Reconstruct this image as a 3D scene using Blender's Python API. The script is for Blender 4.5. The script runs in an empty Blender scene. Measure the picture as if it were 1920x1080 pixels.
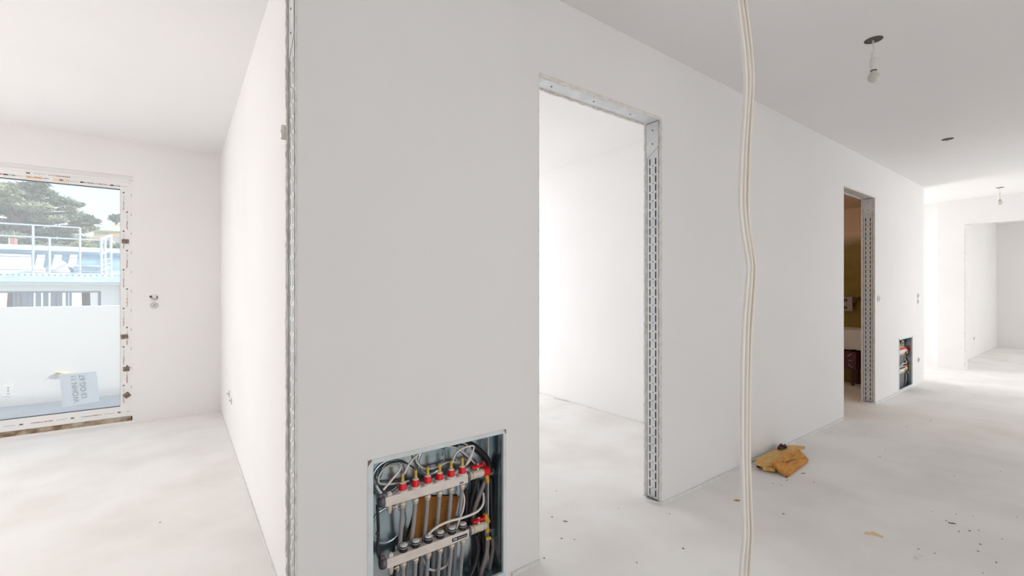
import bpy, bmesh, math, random
from mathutils import Vector, Matrix

random.seed(7)
scene = bpy.context.scene
C = bpy.context.collection

# ------------------------------------------------------------------ camera, world, sun, window light, exposure
F_PX, YAW, HC = 843.0, 0.636, 1.25          # focal length in pixels (1920 wide), heading, eye height
cam_data = bpy.data.cameras.new('camera')
cam_data.sensor_width = 36.0
cam_data.lens = 36.0 * F_PX / 1920.0
cam_data.clip_start = 0.02
cam = bpy.data.objects.new('camera', cam_data)
C.objects.link(cam)
cam.location = (0, 0, HC)
cam.rotation_euler = (math.pi / 2, 0, -YAW)
scene.camera = cam

scene.view_settings.view_transform = 'Standard'
scene.view_settings.look = 'None'
scene.view_settings.gamma = 1.0
scene.view_settings.use_curve_mapping = False
scene.view_settings.exposure = 0.26
scene.cycles.diffuse_bounces = 5
scene.cycles.max_bounces = 7
scene.cycles.use_light_tree = False
scene.cycles.glossy_bounces = 3
scene.cycles.use_adaptive_sampling = True
scene.cycles.adaptive_threshold = 0.03
scene.cycles.use_denoising = True
scene.cycles.sample_clamp_indirect = 6.0
scene.cycles.caustics_reflective = False
scene.cycles.caustics_refractive = False

world = bpy.data.worlds.new('sky')
scene.world = world
world.use_nodes = True
wn, wl = world.node_tree.nodes, world.node_tree.links
wn.clear()
w_out = wn.new('ShaderNodeOutputWorld')
w_bg = wn.new('ShaderNodeBackground')
w_tc = wn.new('ShaderNodeTexCoord')
w_sep = wn.new('ShaderNodeSeparateXYZ')
w_ramp = wn.new('ShaderNodeValToRGB')
w_noise = wn.new('ShaderNodeTexNoise')
w_nr = wn.new('ShaderNodeValToRGB')
w_mix = wn.new('ShaderNodeMixRGB')
wl.new(w_tc.outputs['Generated'], w_sep.inputs[0])
wl.new(w_sep.outputs['Z'], w_ramp.inputs[0])
w_ramp.color_ramp.elements[0].position = 0.0
w_ramp.color_ramp.elements[0].color = (0.86, 0.97, 1.0, 1)
w_ramp.color_ramp.elements[1].position = 0.8
w_ramp.color_ramp.elements[1].color = (0.55, 0.78, 1.0, 1)
w_noise.inputs['Scale'].default_value = 3.0
w_noise.inputs['Detail'].default_value = 5.0
wl.new(w_tc.outputs['Generated'], w_noise.inputs['Vector'])
wl.new(w_noise.outputs['Fac'], w_nr.inputs[0])
w_nr.color_ramp.elements[0].position = 0.42
w_nr.color_ramp.elements[1].position = 0.62
wl.new(w_nr.outputs[0], w_mix.inputs[0])
wl.new(w_ramp.outputs[0], w_mix.inputs[1])
w_mix.inputs[2].default_value = (1.0, 1.0, 1.0, 1)
wl.new(w_mix.outputs[0], w_bg.inputs['Color'])
w_bg.inputs['Strength'].default_value = 1.15
wl.new(w_bg.outputs[0], w_out.inputs['Surface'])

sun_data = bpy.data.lights.new('sun', 'SUN')
sun_data.energy = 4.6
sun_data.angle = math.radians(1.0)
sun_data.color = (1.0, 0.95, 0.88)
sun = bpy.data.objects.new('sun', sun_data)
C.objects.link(sun)
# shines along the balcony from the right, slightly from behind the house
sun.rotation_euler = Vector((-0.72, 0.27, -0.62)).to_track_quat('-Z', 'Y').to_euler()

def window_light(name, centre, size, toward, watts, color=(1.0, 0.99, 0.97)):
    d = bpy.data.lights.new(name, 'AREA')
    d.shape = 'RECTANGLE'
    d.size, d.size_y = size
    d.energy = watts
    d.color = color
    o = bpy.data.objects.new(name, d)
    C.objects.link(o)
    o.location = centre
    o.rotation_euler = Vector(toward).to_track_quat('-Z', 'Y').to_euler()
    return o

D0, TH = 1.574, 0.125           # hall wall face and thickness
D1 = 5.45                       # window wall of the rooms behind the hall wall
H, HD = 2.607, 2.222            # ceiling and door head
A0, A1, A2, A3, A4, A5 = 0.298, 1.317, 2.235, 5.106, 6.026, 8.052
B_LEFT = 0.336                  # side wall of the room on the left
S_R2 = 3.444                    # far side wall of the second room
M1, M2, HB = 0.531, 1.129, 0.643
S_FAR, DJ, DP = 9.617, 1.407, 1.723
S_END, D_END = 14.122, 1.587
DB = -2.6                       # wall behind the viewer

window_light('fill_left_room', (-3.9, D1 - 0.02, 1.2), (2.0, 2.1), (0, -1, 0), 92, (1.0, 0.98, 0.965))  # added fill light set in an unseen extra window
window_light('daylight_second_room', (1.85, D1 - 0.02, 1.2), (1.9, 2.1), (0, -1, 0), 37, (0.985, 0.99, 1.0))
window_light('daylight_far_room', (8.6, D1 - 0.02, 1.2), (1.9, 2.1), (0, -1, 0), 76, (1.0, 1.0, 1.0))
window_light('fill_end_room', (11.9, DB + 0.02, 1.3), (2.4, 2.0), (0, 1, 0), 34, (1.0, 0.975, 0.945))  # added fill light; its unseen window lies behind the viewer
window_light('fill_hall', (0.5, DB + 0.02, 1.3), (2.6, 2.0), (0, 1, 0), 21, (1.0, 0.93, 0.90))  # added light brightening the near hall from an unseen window
window_light('fill_hall_right', (8.2, DB + 0.02, 1.3), (2.2, 2.0), (0, 1, 0), 34, (0.98, 0.985, 1.0))  # added light brightening the far hall wall, window unseen

# ------------------------------------------------------------------ helpers
FWD = Vector((math.sin(YAW), math.cos(YAW), 0))
RGT = Vector((math.cos(YAW), -math.sin(YAW), 0))

def W(px, py, D=None, s=None, z=None):
    """a point of the place from where it shows in the photograph and one known coordinate"""
    d = FWD + RGT * ((px - 960) / F_PX) + Vector((0, 0, -(py - 540.3) / F_PX))
    if D is not None: k = D / d.y
    elif s is not None: k = s / d.x
    else: k = (z - HC) / d.z
    return Vector((0, 0, HC)) + d * k

def principled(name, color, rough=0.6, metal=0.0, noise=None, bump=None, spec=None, transmission=0.0, alpha=1.0):
    m = bpy.data.materials.new(name)
    m.use_nodes = True
    n, l = m.node_tree.nodes, m.node_tree.links
    b = n['Principled BSDF']
    b.inputs['Base Color'].default_value = (*color, 1)
    b.inputs['Roughness'].default_value = rough
    b.inputs['Metallic'].default_value = metal
    if spec is not None: b.inputs['Specular IOR Level'].default_value = spec
    if transmission: b.inputs['Transmission Weight'].default_value = transmission
    tc = n.new('ShaderNodeTexCoord')
    if noise:
        col2, scale, lo, hi = noise[:4]
        t = n.new('ShaderNodeTexNoise')
        t.inputs['Scale'].default_value = scale
        t.inputs['Detail'].default_value = 3
        if len(noise) > 4:
            mp = n.new('ShaderNodeMapping')
            mp.inputs['Scale'].default_value = noise[4]
            l.new(tc.outputs['Object'], mp.inputs[0]); l.new(mp.outputs[0], t.inputs['Vector'])
        else:
            l.new(tc.outputs['Object'], t.inputs['Vector'])
        r = n.new('ShaderNodeValToRGB')
        r.color_ramp.elements[0].position = lo
        r.color_ramp.elements[1].position = hi
        r.color_ramp.elements[0].color = (*color, 1)
        r.color_ramp.elements[1].color = (*col2, 1)
        l.new(t.outputs['Fac'], r.inputs[0]); l.new(r.outputs[0], b.inputs['Base Color'])
    if bump:
        t2 = n.new('ShaderNodeTexNoise')
        t2.inputs['Scale'].default_value = bump[0]
        t2.inputs['Detail'].default_value = 4
        l.new(tc.outputs['Object'], t2.inputs['Vector'])
        bp = n.new('ShaderNodeBump')
        bp.inputs['Strength'].default_value = bump[1]
        bp.inputs['Distance'].default_value = bump[2]
        l.new(t2.outputs['Fac'], bp.inputs['Height']); l.new(bp.outputs[0], b.inputs['Normal'])
    return m

def glass_mat(name, tint=(0.97, 0.99, 1.0), gloss=0.05, veil=0.0):
    m = bpy.data.materials.new(name)
    m.use_nodes = True
    n, l = m.node_tree.nodes, m.node_tree.links
    n.clear()
    o = n.new('ShaderNodeOutputMaterial'); t = n.new('ShaderNodeBsdfTransparent')
    g = n.new('ShaderNodeBsdfGlossy'); x = n.new('ShaderNodeMixShader')
    t.inputs[0].default_value = (*tint, 1); g.inputs['Roughness'].default_value = 0.02
    x.inputs[0].default_value = gloss
    l.new(t.outputs[0], x.inputs[1]); l.new(g.outputs[0], x.inputs[2])
    if veil:
        d = n.new('ShaderNodeBsdfTranslucent'); d.inputs[0].default_value = (1.0, 0.99, 0.97, 1)
        y = n.new('ShaderNodeMixShader'); y.inputs[0].default_value = veil
        l.new(x.outputs[0], y.inputs[1]); l.new(d.outputs[0], y.inputs[2]); l.new(y.outputs[0], o.inputs[0])
    else:
        l.new(x.outputs[0], o.inputs[0])
    return m

M = {}
M['wall'] = principled('white_plaster_paint', (0.87, 0.855, 0.848), 0.75, noise=((0.845, 0.83, 0.824), 1.3, 0.35, 0.7))
M['ceiling'] = principled('ceiling_paint', (0.88, 0.865, 0.858), 0.8, noise=((0.855, 0.843, 0.836), 0.9, 0.35, 0.7))
M['screed'] = principled('pale_screed', (0.88, 0.86, 0.84), 0.7, noise=((0.79, 0.76, 0.73), 2.2, 0.38, 0.72))
M['board'] = principled('cut_plasterboard', (0.66, 0.60, 0.55), 0.9, noise=((0.80, 0.77, 0.73), 22, 0.4, 0.6), bump=(120, 0.5, 0.004))
M['filler'] = principled('filler', (0.80, 0.78, 0.75), 0.9, noise=((0.70, 0.66, 0.60), 30, 0.45, 0.7))
M['steel'] = principled('galvanised_profile', (0.66, 0.69, 0.71), 0.42, 0.25, noise=((0.76, 0.78, 0.79), 14, 0.35, 0.65))
M['cavity'] = principled('stud_cavity', (0.045, 0.045, 0.05), 0.9)  # near-black stands for shade inside the wall; also colours the screws
M['foam'] = principled('edge_foam', (0.80, 0.80, 0.79), 0.85, noise=((0.72, 0.70, 0.67), 18, 0.45, 0.7))
M['pvc'] = principled('window_plastic', (0.84, 0.83, 0.82), 0.4)
M['seal'] = principled('grey_seal', (0.10, 0.13, 0.16), 0.6)
M['print_red'] = principled('foil_print_red', (0.36, 0.10, 0.07), 0.7)
M['print_grey'] = principled('foil_print_grey', (0.16, 0.16, 0.17), 0.7)
M['print_orange'] = principled('foil_print_orange', (0.86, 0.70, 0.52), 0.7)
M['pad'] = principled('brown_pad', (0.16, 0.115, 0.085), 0.8, noise=((0.26, 0.2, 0.15), 60, 0.4, 0.6))
M['gap_brown'] = principled('brown_gap', (0.20, 0.13, 0.08), 0.9, noise=((0.5, 0.42, 0.32), 12, 0.4, 0.65))
M['glass'] = glass_mat('window_glass', veil=0.16)  # translucent share is a pale haze veil that washes out the view
M['galv'] = principled('galvanised_sheet', (0.30, 0.42, 0.48), 0.22, 0.92, noise=((0.62, 0.70, 0.74), 5, 0.35, 0.65))
M['lip'] = principled('painted_lip', (0.74, 0.80, 0.83), 0.4, noise=((0.66, 0.70, 0.72), 9, 0.4, 0.7))
M['bar'] = principled('cream_metal', (0.84, 0.77, 0.71), 0.35, 0.1, noise=((0.76, 0.68, 0.61), 20, 0.4, 0.7))
M['nut'] = principled('nickel_nut', (0.74, 0.66, 0.54), 0.3, 0.35)
M['red'] = principled('red_plastic', (0.86, 0.008, 0.014), 0.35)
M['white'] = principled('white_plastic', (0.82, 0.80, 0.78), 0.4)
M['brass'] = principled('yellow_tube', (0.86, 0.58, 0.05), 0.3, 0.2)
M['clear'] = glass_mat('clear_cap', (0.93, 0.93, 0.90), 0.12)
M['black'] = principled('black_plastic', (0.022, 0.018, 0.024), 0.4)
M['hose'] = principled('black_conduit', (0.035, 0.032, 0.036), 0.35)
M['ridge'] = principled('grey_conduit', (0.27, 0.24, 0.23), 0.35)
M['pipe'] = principled('grey_pipe', (0.34, 0.34, 0.355), 0.42)
M['tube'] = principled('milky_tube', (0.86, 0.82, 0.77), 0.35)
M['clamp'] = principled('dark_clamp', (0.16, 0.15, 0.17), 0.35, 0.5)
M['card'] = principled('brown_card', (0.44, 0.20, 0.035), 0.8, noise=((0.32, 0.12, 0.02), 9, 0.4, 0.7))
M['ink'] = principled('dark_ink', (0.05, 0.02, 0.015), 0.8)
M['paleprint'] = principled('pale_print', (0.62, 0.62, 0.62), 0.6)
M['blueprint'] = principled('blue_print', (0.12, 0.12, 0.35), 0.6)
M['gold'] = principled('yellow_wrap', (0.68, 0.36, 0.05), 0.45)
M['ivory'] = principled('ivory_valve', (0.76, 0.68, 0.56), 0.35, 0.15)
M['cable'] = principled('cream_cable', (0.78, 0.72, 0.65), 0.45)
M['cable2'] = principled('white_cable', (0.82, 0.79, 0.75), 0.45)
M['dark'] = principled('dark_recess', (0.10, 0.085, 0.07), 0.8)
M['bulb'] = principled('opal_bulb', (0.62, 0.60, 0.54), 0.25)
M['copper'] = principled('bare_wire', (0.35, 0.30, 0.26), 0.4, 0.5)
M['plank'] = principled('pale_wood', (0.76, 0.47, 0.16), 0.7, noise=((0.60, 0.33, 0.09), 16, 0.4, 0.65, (1, 5, 1)))
M['plank2'] = principled('orange_wood', (0.60, 0.27, 0.035), 0.7, noise=((0.46, 0.17, 0.02), 14, 0.4, 0.65, (1, 5, 1)))
M['scrap'] = principled('dark_scrap', (0.07, 0.03, 0.035), 0.8)
M['crumb'] = principled('dark_crumb', (0.20, 0.165, 0.14), 0.9)
M['chip'] = principled('cream_chip', (0.78, 0.62, 0.36), 0.8)
M['olive'] = principled('olive_coating', (0.30, 0.215, 0.015), 0.22, noise=((0.22, 0.14, 0.012), 3, 0.35, 0.7))
def coat_edge(m, low, high, z0, z1):
    n, l = m.node_tree.nodes, m.node_tree.links
    b = n['Principled BSDF']; src = b.inputs['Base Color'].links[0].from_socket
    tc = n.new('ShaderNodeTexCoord'); sp = n.new('ShaderNodeSeparateXYZ'); nz = n.new('ShaderNodeTexNoise'); nz.inputs['Scale'].default_value = 7
    l.new(tc.outputs['Object'], sp.inputs[0]); l.new(tc.outputs['Object'], nz.inputs['Vector'])
    ad = n.new('ShaderNodeMath'); ad.operation = 'MULTIPLY_ADD'; ad.inputs[1].default_value = .12; l.new(nz.outputs['Fac'], ad.inputs[0]); l.new(sp.outputs['Z'], ad.inputs[2])
    mr = n.new('ShaderNodeMapRange'); mr.inputs['From Min'].default_value = z0; mr.inputs['From Max'].default_value = z1; l.new(ad.outputs[0], mr.inputs['Value'])
    mx = n.new('ShaderNodeMixRGB'); l.new(mr.outputs[0], mx.inputs[0]); l.new(src, mx.inputs[1]); mx.inputs[2].default_value = (*high, 1)
    l.new(mx.outputs[0], b.inputs['Base Color'])
coat_edge(M['olive'], None, (0.78, 0.58, 0.42), 1.86, 2.02)
M['peach'] = principled('raw_board', (0.78, 0.58, 0.42), 0.8)
M['purple'] = principled('purple_plastic', (0.07, 0.03, 0.09), 0.4)
M['maroon'] = principled('maroon_plastic', (0.10, 0.02, 0.025), 0.5)
M['greybox'] = principled('grey_box', (0.36, 0.31, 0.31), 0.5)
M['sheet'] = principled('pale_wrap', (0.74, 0.79, 0.85), 0.5)
M['render'] = principled('white_render', (0.80, 0.78, 0.76), 0.8, bump=(90, 0.1, 0.004))
M['balcony'] = principled('balcony_slab', (0.48, 0.49, 0.54), 0.8, noise=((0.42, 0.43, 0.47), 6, 0.4, 0.7))
M['n_wall'] = principled('opposite_wall', (0.80, 0.79, 0.77), 0.8)
M['n_fascia'] = principled('fascia', (0.66, 0.69, 0.73), 0.6)
M['n_roof'] = principled('metal_roof', (0.48, 0.60, 0.70), 0.45, noise=((0.62, 0.68, 0.74), 1.2, 0.4, 0.7))
M['n_blue'] = principled('blue_metal', (0.40, 0.57, 0.68), 0.5)
M['n_seam'] = principled('seam_metal', (0.30, 0.42, 0.53), 0.5)
M['n_frame'] = principled('grey_window_frame', (0.24, 0.28, 0.34), 0.6)
M['n_pane'] = principled('painted_reflection', (0.62, 0.61, 0.62), 0.6, noise=((0.36, 0.42, 0.50), 1.4, 0.42, 0.62, (9, 1, 0.3)))  # opaque pane, vertical grey streaks painted in place of reflections
M['n_curtain'] = principled('pale_blind', (0.74, 0.72, 0.73), 0.7)
M['rail'] = principled('rail_tube', (0.60, 0.64, 0.70), 0.4, 0.3)
M['tarp'] = principled('white_tarp', (0.78, 0.78, 0.77), 0.7)
M['chim_red'] = principled('red_brick', (0.45, 0.2, 0.18), 0.8)
M['needle'] = principled('pine_needles', (0.21, 0.27, 0.23), 0.8, noise=((0.42, 0.43, 0.29), 0.55, 0.35, 0.7))
M['bark'] = principled('pine_bark', (0.16, 0.11, 0.10), 0.9)
M['leaf'] = principled('bush_leaf', (0.27, 0.31, 0.17), 0.8, noise=((0.42, 0.40, 0.22), 1.2, 0.35, 0.7))
M['tile'] = principled('terracotta_roof', (0.42, 0.25, 0.15), 0.8)
M['greenroof'] = principled('green_roof', (0.36, 0.40, 0.19), 0.7)
M['ground'] = principled('ground', (0.3, 0.3, 0.28), 0.9)

class MB:
    def __init__(self):
        self.v, self.f, self.smooth = [], [], []
    def add(self, verts, faces, smooth=False):
        o = len(self.v)
        self.v += [tuple(p) for p in verts]
        self.f += [tuple(i + o for i in f) for f in faces]
        self.smooth += [smooth] * len(faces)
        return self
    def box(self, a, b):
        x0, y0, z0 = (min(a[i], b[i]) for i in range(3)); x1, y1, z1 = (max(a[i], b[i]) for i in range(3))
        return self.add([(x0, y0, z0), (x1, y0, z0), (x1, y1, z0), (x0, y1, z0), (x0, y0, z1), (x1, y0, z1), (x1, y1, z1), (x0, y1, z1)],
                        [(0, 3, 2, 1), (4, 5, 6, 7), (0, 1, 5, 4), (1, 2, 6, 5), (2, 3, 7, 6), (3, 0, 4, 7)])
    def prism(self, poly, dz):
        """poly: 3D points (top face); dz: offset vector to the bottom face"""
        n = len(poly); dz = Vector(dz)
        t = [Vector(p) for p in poly]; b = [p + dz for p in t]
        return self.add(t + b, [tuple(range(n)), tuple(range(2 * n - 1, n - 1, -1))] + [(i, i + n, (i + 1) % n + n, (i + 1) % n) for i in range(n)])
    def tube(self, pts, r, seg=8, smooth_n=6, radii=None, caps=True):
        pts = [Vector(p) for p in pts]
        if smooth_n > 1 and len(pts) > 2: pts = catmull(pts, smooth_n)
        n = len(pts); verts = []; ref = None
        for i, p in enumerate(pts):
            t = (pts[min(i + 1, n - 1)] - pts[max(i - 1, 0)]).normalized()
            if ref is None: ref = Vector((0, 0, 1)) if abs(t.z) < .9 else Vector((1, 0, 0))
            u = t.cross(ref).normalized(); w = u.cross(t).normalized(); ref = w
            rr = radii(i, n) if radii else r
            for k in range(seg):
                a = 2 * math.pi * k / seg
                verts.append(p + (u * math.cos(a) + w * math.sin(a)) * rr)
        faces = [(i * seg + k, i * seg + (k + 1) % seg, (i + 1) * seg + (k + 1) % seg, (i + 1) * seg + k) for i in range(n - 1) for k in range(seg)]
        self.add(verts, faces, True)
        if caps:
            self.add(verts[:seg], [tuple(range(seg - 1, -1, -1))]); self.add(verts[-seg:], [tuple(range(seg))])
        return self
    def lathe(self, base, axis, prof, seg=16, smooth=True):
        """prof: list of (distance along axis, radius)"""
        base, ax = Vector(base), Vector(axis).normalized()
        ref = Vector((0, 0, 1)) if abs(ax.z) < .9 else Vector((1, 0, 0))
        u = ax.cross(ref).normalized(); w = ax.cross(u).normalized()
        verts = [base + ax * h + (u * math.cos(2 * math.pi * k / seg) + w * math.sin(2 * math.pi * k / seg)) * max(r, 1e-4) for h, r in prof for k in range(seg)]
        n = len(prof)
        self.add(verts, [(i * seg + k, i * seg + (k + 1) % seg, (i + 1) * seg + (k + 1) % seg, (i + 1) * seg + k) for i in range(n - 1) for k in range(seg)], smooth)
        self.add(verts[:seg], [tuple(range(seg - 1, -1, -1))]); self.add(verts[-seg:], [tuple(range(seg))])
        return self
    def build(self, name, mat, parent=None, bevel=0, loc=None):
        me = bpy.data.meshes.new(name)
        v = self.v if loc is None else [(p[0] - loc[0], p[1] - loc[1], p[2] - loc[2]) for p in self.v]
        me.from_pydata(v, [], self.f)
        me.polygons.foreach_set('use_smooth', self.smooth)
        bm = bmesh.new(); bm.from_mesh(me); bmesh.ops.recalc_face_normals(bm, faces=bm.faces); bm.to_mesh(me); bm.free()
        me.materials.append(M[mat])
        o = bpy.data.objects.new(name, me); C.objects.link(o)
        if loc is not None: o.location = loc
        if parent is not None: o.parent = parent
        if bevel:
            b = o.modifiers.new('bevel', 'BEVEL'); b.width = bevel; b.segments = 2; b.limit_method = 'ANGLE'
        return o

def catmull(p, n):
    out = []
    for i in range(len(p) - 1):
        a, b, c, d = p[max(i - 1, 0)], p[i], p[i + 1], p[min(i + 2, len(p) - 1)]
        for k in range(n):
            t = k / n
            out.append(.5 * ((2 * b) + (c - a) * t + (2 * a - 5 * b + 4 * c - d) * t * t + (3 * b - a - 3 * c + d) * t ** 3))
    out.append(p[-1])
    return out

def tag(o, label, cat=None, group=None, kind=None):
    if label: o['label'] = label
    if cat: o['category'] = cat
    if group: o['group'] = group
    if kind: o['kind'] = kind
    return o

def struct(o, label=None):
    o['kind'] = 'structure'
    if label: o['label'] = label
    return o

def thing(name, loc, label, cat, group=None):
    o = bpy.data.objects.new(name, None); C.objects.link(o); o.location = loc
    o.empty_display_size = 0.1
    return tag(o, label, cat, group)

def copy_tree(o, parent=None):
    c = o.copy(); C.objects.link(c)
    if parent is not None: c.parent = parent
    for ch in list(o.children): copy_tree(ch, c)
    return c

def text_obj(name, body, size, mat, parent, matrix, extrude=0.0005):
    cu = bpy.data.curves.new(name, 'FONT'); cu.body = body; cu.size = size; cu.extrude = extrude
    cu.align_x = 'CENTER'; cu.align_y = 'CENTER'
    tmp = bpy.data.objects.new(name, cu); C.objects.link(tmp)
    dg = bpy.context.evaluated_depsgraph_get(); dg.update()
    me = bpy.data.meshes.new_from_object(tmp.evaluated_get(dg))
    bpy.data.objects.remove(tmp)
    me.materials.clear(); me.materials.append(M[mat])
    o = bpy.data.objects.new(name, me); C.objects.link(o)
    o.parent = parent; o.matrix_local = matrix
    return o

# ------------------------------------------------------------------ the setting
S0, S1 = -6.0, S_END + 0.15
b = MB().box((S0, DB - .15, -.2), (S1, D1 + .3, 0)); struct(b.build('floor', 'screed'), 'pale grey screed floor')
b = MB().box((S0, DB - .15, H), (S1, D1 + .3, H + .25)); struct(b.build('ceiling', 'ceiling'), 'white painted ceiling')

REC = 0.020      # how far the stud face sits behind the cut board edge
BT = 0.022       # board layers on either side of the stud
HDL = 2.36       # head of the doorway on the left
LO = -0.62       # other jamb of the doorway on the left

wall, core = MB(), MB()
def solid(s0, s1, z0, z1, lo=0, ro=0, ho=0):
    for ya, yb in ((D0, D0 + BT), (D0 + TH - BT, D0 + TH)):
        if (lo or ro) and z0 < HD:
            hl = HDL if s0 == A0 or s1 == LO else HD
            wall.box((s0 + lo * .006, ya, z0), (s1 - ro * .006, yb, hl))
            wall.box((s0, ya, hl), (s1, yb, z1))
        else:
            wall.box((s0, ya, z0 + ho * .012), (s1, yb, z1))
    core.box((s0 + lo * .045, D0 + BT, z0 + ho * .045), (s1 - ro * .045, D0 + TH - BT, z1))
solid(S0, LO, 0, H, ro=1)
solid(LO, A0, HDL, H, ho=1)
solid(A0, M1, 0, H, lo=1); solid(M1, M2, HB, H); solid(M1, M2, 0, .012); solid(M2, A1, 0, H, ro=1)
solid(A1, A2, HD, H, ho=1)
N1 = 6.893; N2 = N1 + (M2 - M1)
solid(A2, A3, 0, H, lo=1)
solid(A3, A4, HD, H, ho=1)
solid(A4, N1, 0, H, lo=1); solid(N1, N2, HB, H); solid(N1, N2, 0, .012); solid(N2, A5, 0, H)
wall_hall = struct(wall.build('wall_hall', 'wall'), 'white plasterboard wall along the hall')
core_o = core.build('shade_core', 'cavity', wall_hall)  # solid core whose dark colour stands in for shade behind the slots
# plain end face of the wall at the far corner
MB().box((A5 - .02, D0 + .0005, 0), (A5, D0 + TH - .0005, H)).build('end_face', 'wall', wall_hall)

# rooms behind the hall wall
def wbox(name, a, b2, label, mat='wall'):
    return struct(MB().box(a, b2).build(name, mat), label)
YB = D0 + TH
wbox('wall_left_room', (B_LEFT, YB, 0), (B_LEFT + .12, D1, H), 'white side wall of the bright left room')
wbox('wall_second_room', (S_R2, YB, 0), (S_R2 + .12, D1, H), 'white side wall seen through the tall doorway')
wbox('wall_dark_room', (7.15, YB, 0), (7.27, 4.2, H), 'side wall of the dark room')
wbox('wall_dark_room_back', (S_R2 + .12, 4.2, 0), (7.27, 4.32, H), 'back wall of the dark room')
wbox('wall_far_room', (S_FAR + .12, DP + .02, 0), (S_FAR + .27, D1, H), 'sunlit wall beyond the end of the hall wall')
wf = MB(); wf.box((S_FAR, DJ + .012, 0), (S_FAR + .14, DP, H)); wf.box((S_FAR, -.9, HD), (S_FAR + .14, DJ + .012, H)); wf.box((S_FAR, DB, 0), (S_FAR + .14, -.9, H))
struct(wf.build('wall_far', 'wall'), 'white wall with a wide opening at the far end of the hall')
wbox('wall_end_room_side', (S_FAR + .14, D_END, 0), (S_END, D_END + .12, H), 'side wall of the room beyond the wide opening')
wbox('wall_end', (S_END, DB, 0), (S_END + .15, D1, H), 'back wall of the room beyond the wide opening')
wbox('wall_side', (S0 - .15, DB, 0), (S0, D1 + .3, H), 'wall closing the left end')

def holed(name, y0, y1, holes, label):
    mb = MB(); x = S0
    for a, c, z0, z1 in sorted(holes):
        mb.box((x, y0, 0), (a, y1, H)); mb.box((a, y0, z1), (c, y1, H))
        if z0 > 0: mb.box((a, y0, 0), (c, y1, z0))
        x = c
    mb.box((x, y0, 0), (S1, y1, H))
    return struct(mb.build(name, 'wall'), label)
WX0, WX1, WZ1 = -2.35, -0.355, 2.285
holed('wall_window', D1, D1 + .3, [(WX0, WX1, 0.02, WZ1), (-4.95, -2.85, .1, 2.3), (.85, 2.85, .1, 2.3), (7.6, 9.6, .1, 2.3)], 'white window wall of the left room')
holed('wall_back', DB - .15, DB, [(-.85, 1.85, .25, 2.35), (7.0, 9.4, .25, 2.35), (10.65, 13.15, .25, 2.35)], 'wall behind the viewer')
wbox('ceiling_dark_room', (S_R2 + .13, YB + .005, 2.305), (7.145, 4.19, 2.33), 'lowered ceiling in the dark room', 'peach')

# frames of unseen windows, several added only to hold the area lights
wn_no = 2
for (a, c, z0, z1, y) in [(-4.95, -2.85, .1, 2.3, D1 + .1), (.85, 2.85, .1, 2.3, D1 + .1), (7.6, 9.6, .1, 2.3, D1 + .1), (-.85, 1.85, .25, 2.35, DB - .1), (7.0, 9.4, .25, 2.35, DB - .1), (10.65, 13.15, .25, 2.35, DB - .1)]:
    mb = MB(); t = .07; m_ = (a + c) / 2
    mb.box((a, y, z0), (a + t, y + .06, z1)); mb.box((c - t, y, z0), (c, y + .06, z1)); mb.box((a + t, y, z0), (c - t, y + .06, z0 + t)); mb.box((a + t, y, z1 - t), (c - t, y + .06, z1)); mb.box((m_ - .04, y, z0 + t), (m_ + .04, y + .06, z1 - t))
    fo = struct(mb.build('window_%d' % wn_no, 'pvc'), 'unseen white window framing an area light')
    MB().box((a + t, y + .02, z0 + t), (c - t, y + .03, z1 - t)).build('pane', 'glass', fo)
    wn_no += 1

# ------------------------------------------------------------------ doorways: perforated stud profiles, cut boards, screws
def perforated(name, parent, s_face, dirs, z0, z1, diagonal=False):
    """perforated profile on a jamb; s_face = plane of the plate, dirs = +1 when the wall lies to +s"""
    xs = [-.0375, -.0240, -.0160, -.0030, .0030, .0160, .0240, .0375]
    yc = D0 + TH / 2
    pitch, sl = .0512, .0385
    zs = [z0]; kinds = []
    n = int((z1 - z0 - .01) / pitch)
    z = z1 - n * pitch
    for i in range(n):
        for dz, kd in ((.004, 'solid'), (.0055, 'hole'), (.0032, 'solid')):
            zs.append(zs[-1] + dz); kinds.append(kd)
        zs.append(zs[-1] + pitch - .0127); kinds.append('slot')
    zs.append(z1); kinds.append('solid')
    nx = len(xs); verts = [(s_face, yc + x, zz) for zz in zs for x in xs]
    faces = []
    for r, kd in enumerate(kinds):
        for c_ in range(nx - 1):
            if kd == 'slot' and c_ in (1, 5): continue
            if kd == 'hole' and c_ == 3: continue
            faces.append((r * nx + c_, r * nx + c_ + 1, (r + 1) * nx + c_ + 1, (r + 1) * nx + c_))
    # flanges turned back along both sides
    mb = MB(); mb.add(verts, faces)
    o = mb.build(name, 'steel', parent)
    sd = o.modifiers.new('thickness', 'SOLIDIFY'); sd.thickness = .0007; sd.offset = 0
    return o

def ragged_strip(name, parent, s_edge, dirs, y0, y1, z0, z1, amp=.0025, mat='board', width=.0075):
    """vertical cut board edge; s_edge = edge line of the opening, dirs = +1 when the wall lies to +s"""
    mb = MB(); n = int((z1 - z0) / .012); ring = []
    for i in range(n + 1):
        z = z0 + (z1 - z0) * i / n
        e = random.uniform(-.3, 1) * amp * (2.2 if random.random() < .07 else 1)
        e2 = random.uniform(-.3, 1) * amp
        ring.append([(s_edge + dirs * e, y0, z), (s_edge + dirs * e2, y1, z), (s_edge + dirs * width, y1, z), (s_edge + dirs * width, y0, z)])
    verts = [p for r in ring for p in r]
    faces = [(i * 4 + k, i * 4 + (k + 1) % 4, (i + 1) * 4 + (k + 1) % 4, (i + 1) * 4 + k) for i in range(n) for k in range(4)]
    faces += [(3, 2, 1, 0), (n * 4, n * 4 + 1, n * 4 + 2, n * 4 + 3)]
    mb.add(verts, faces)
    return mb.build(name, mat, parent)

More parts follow.
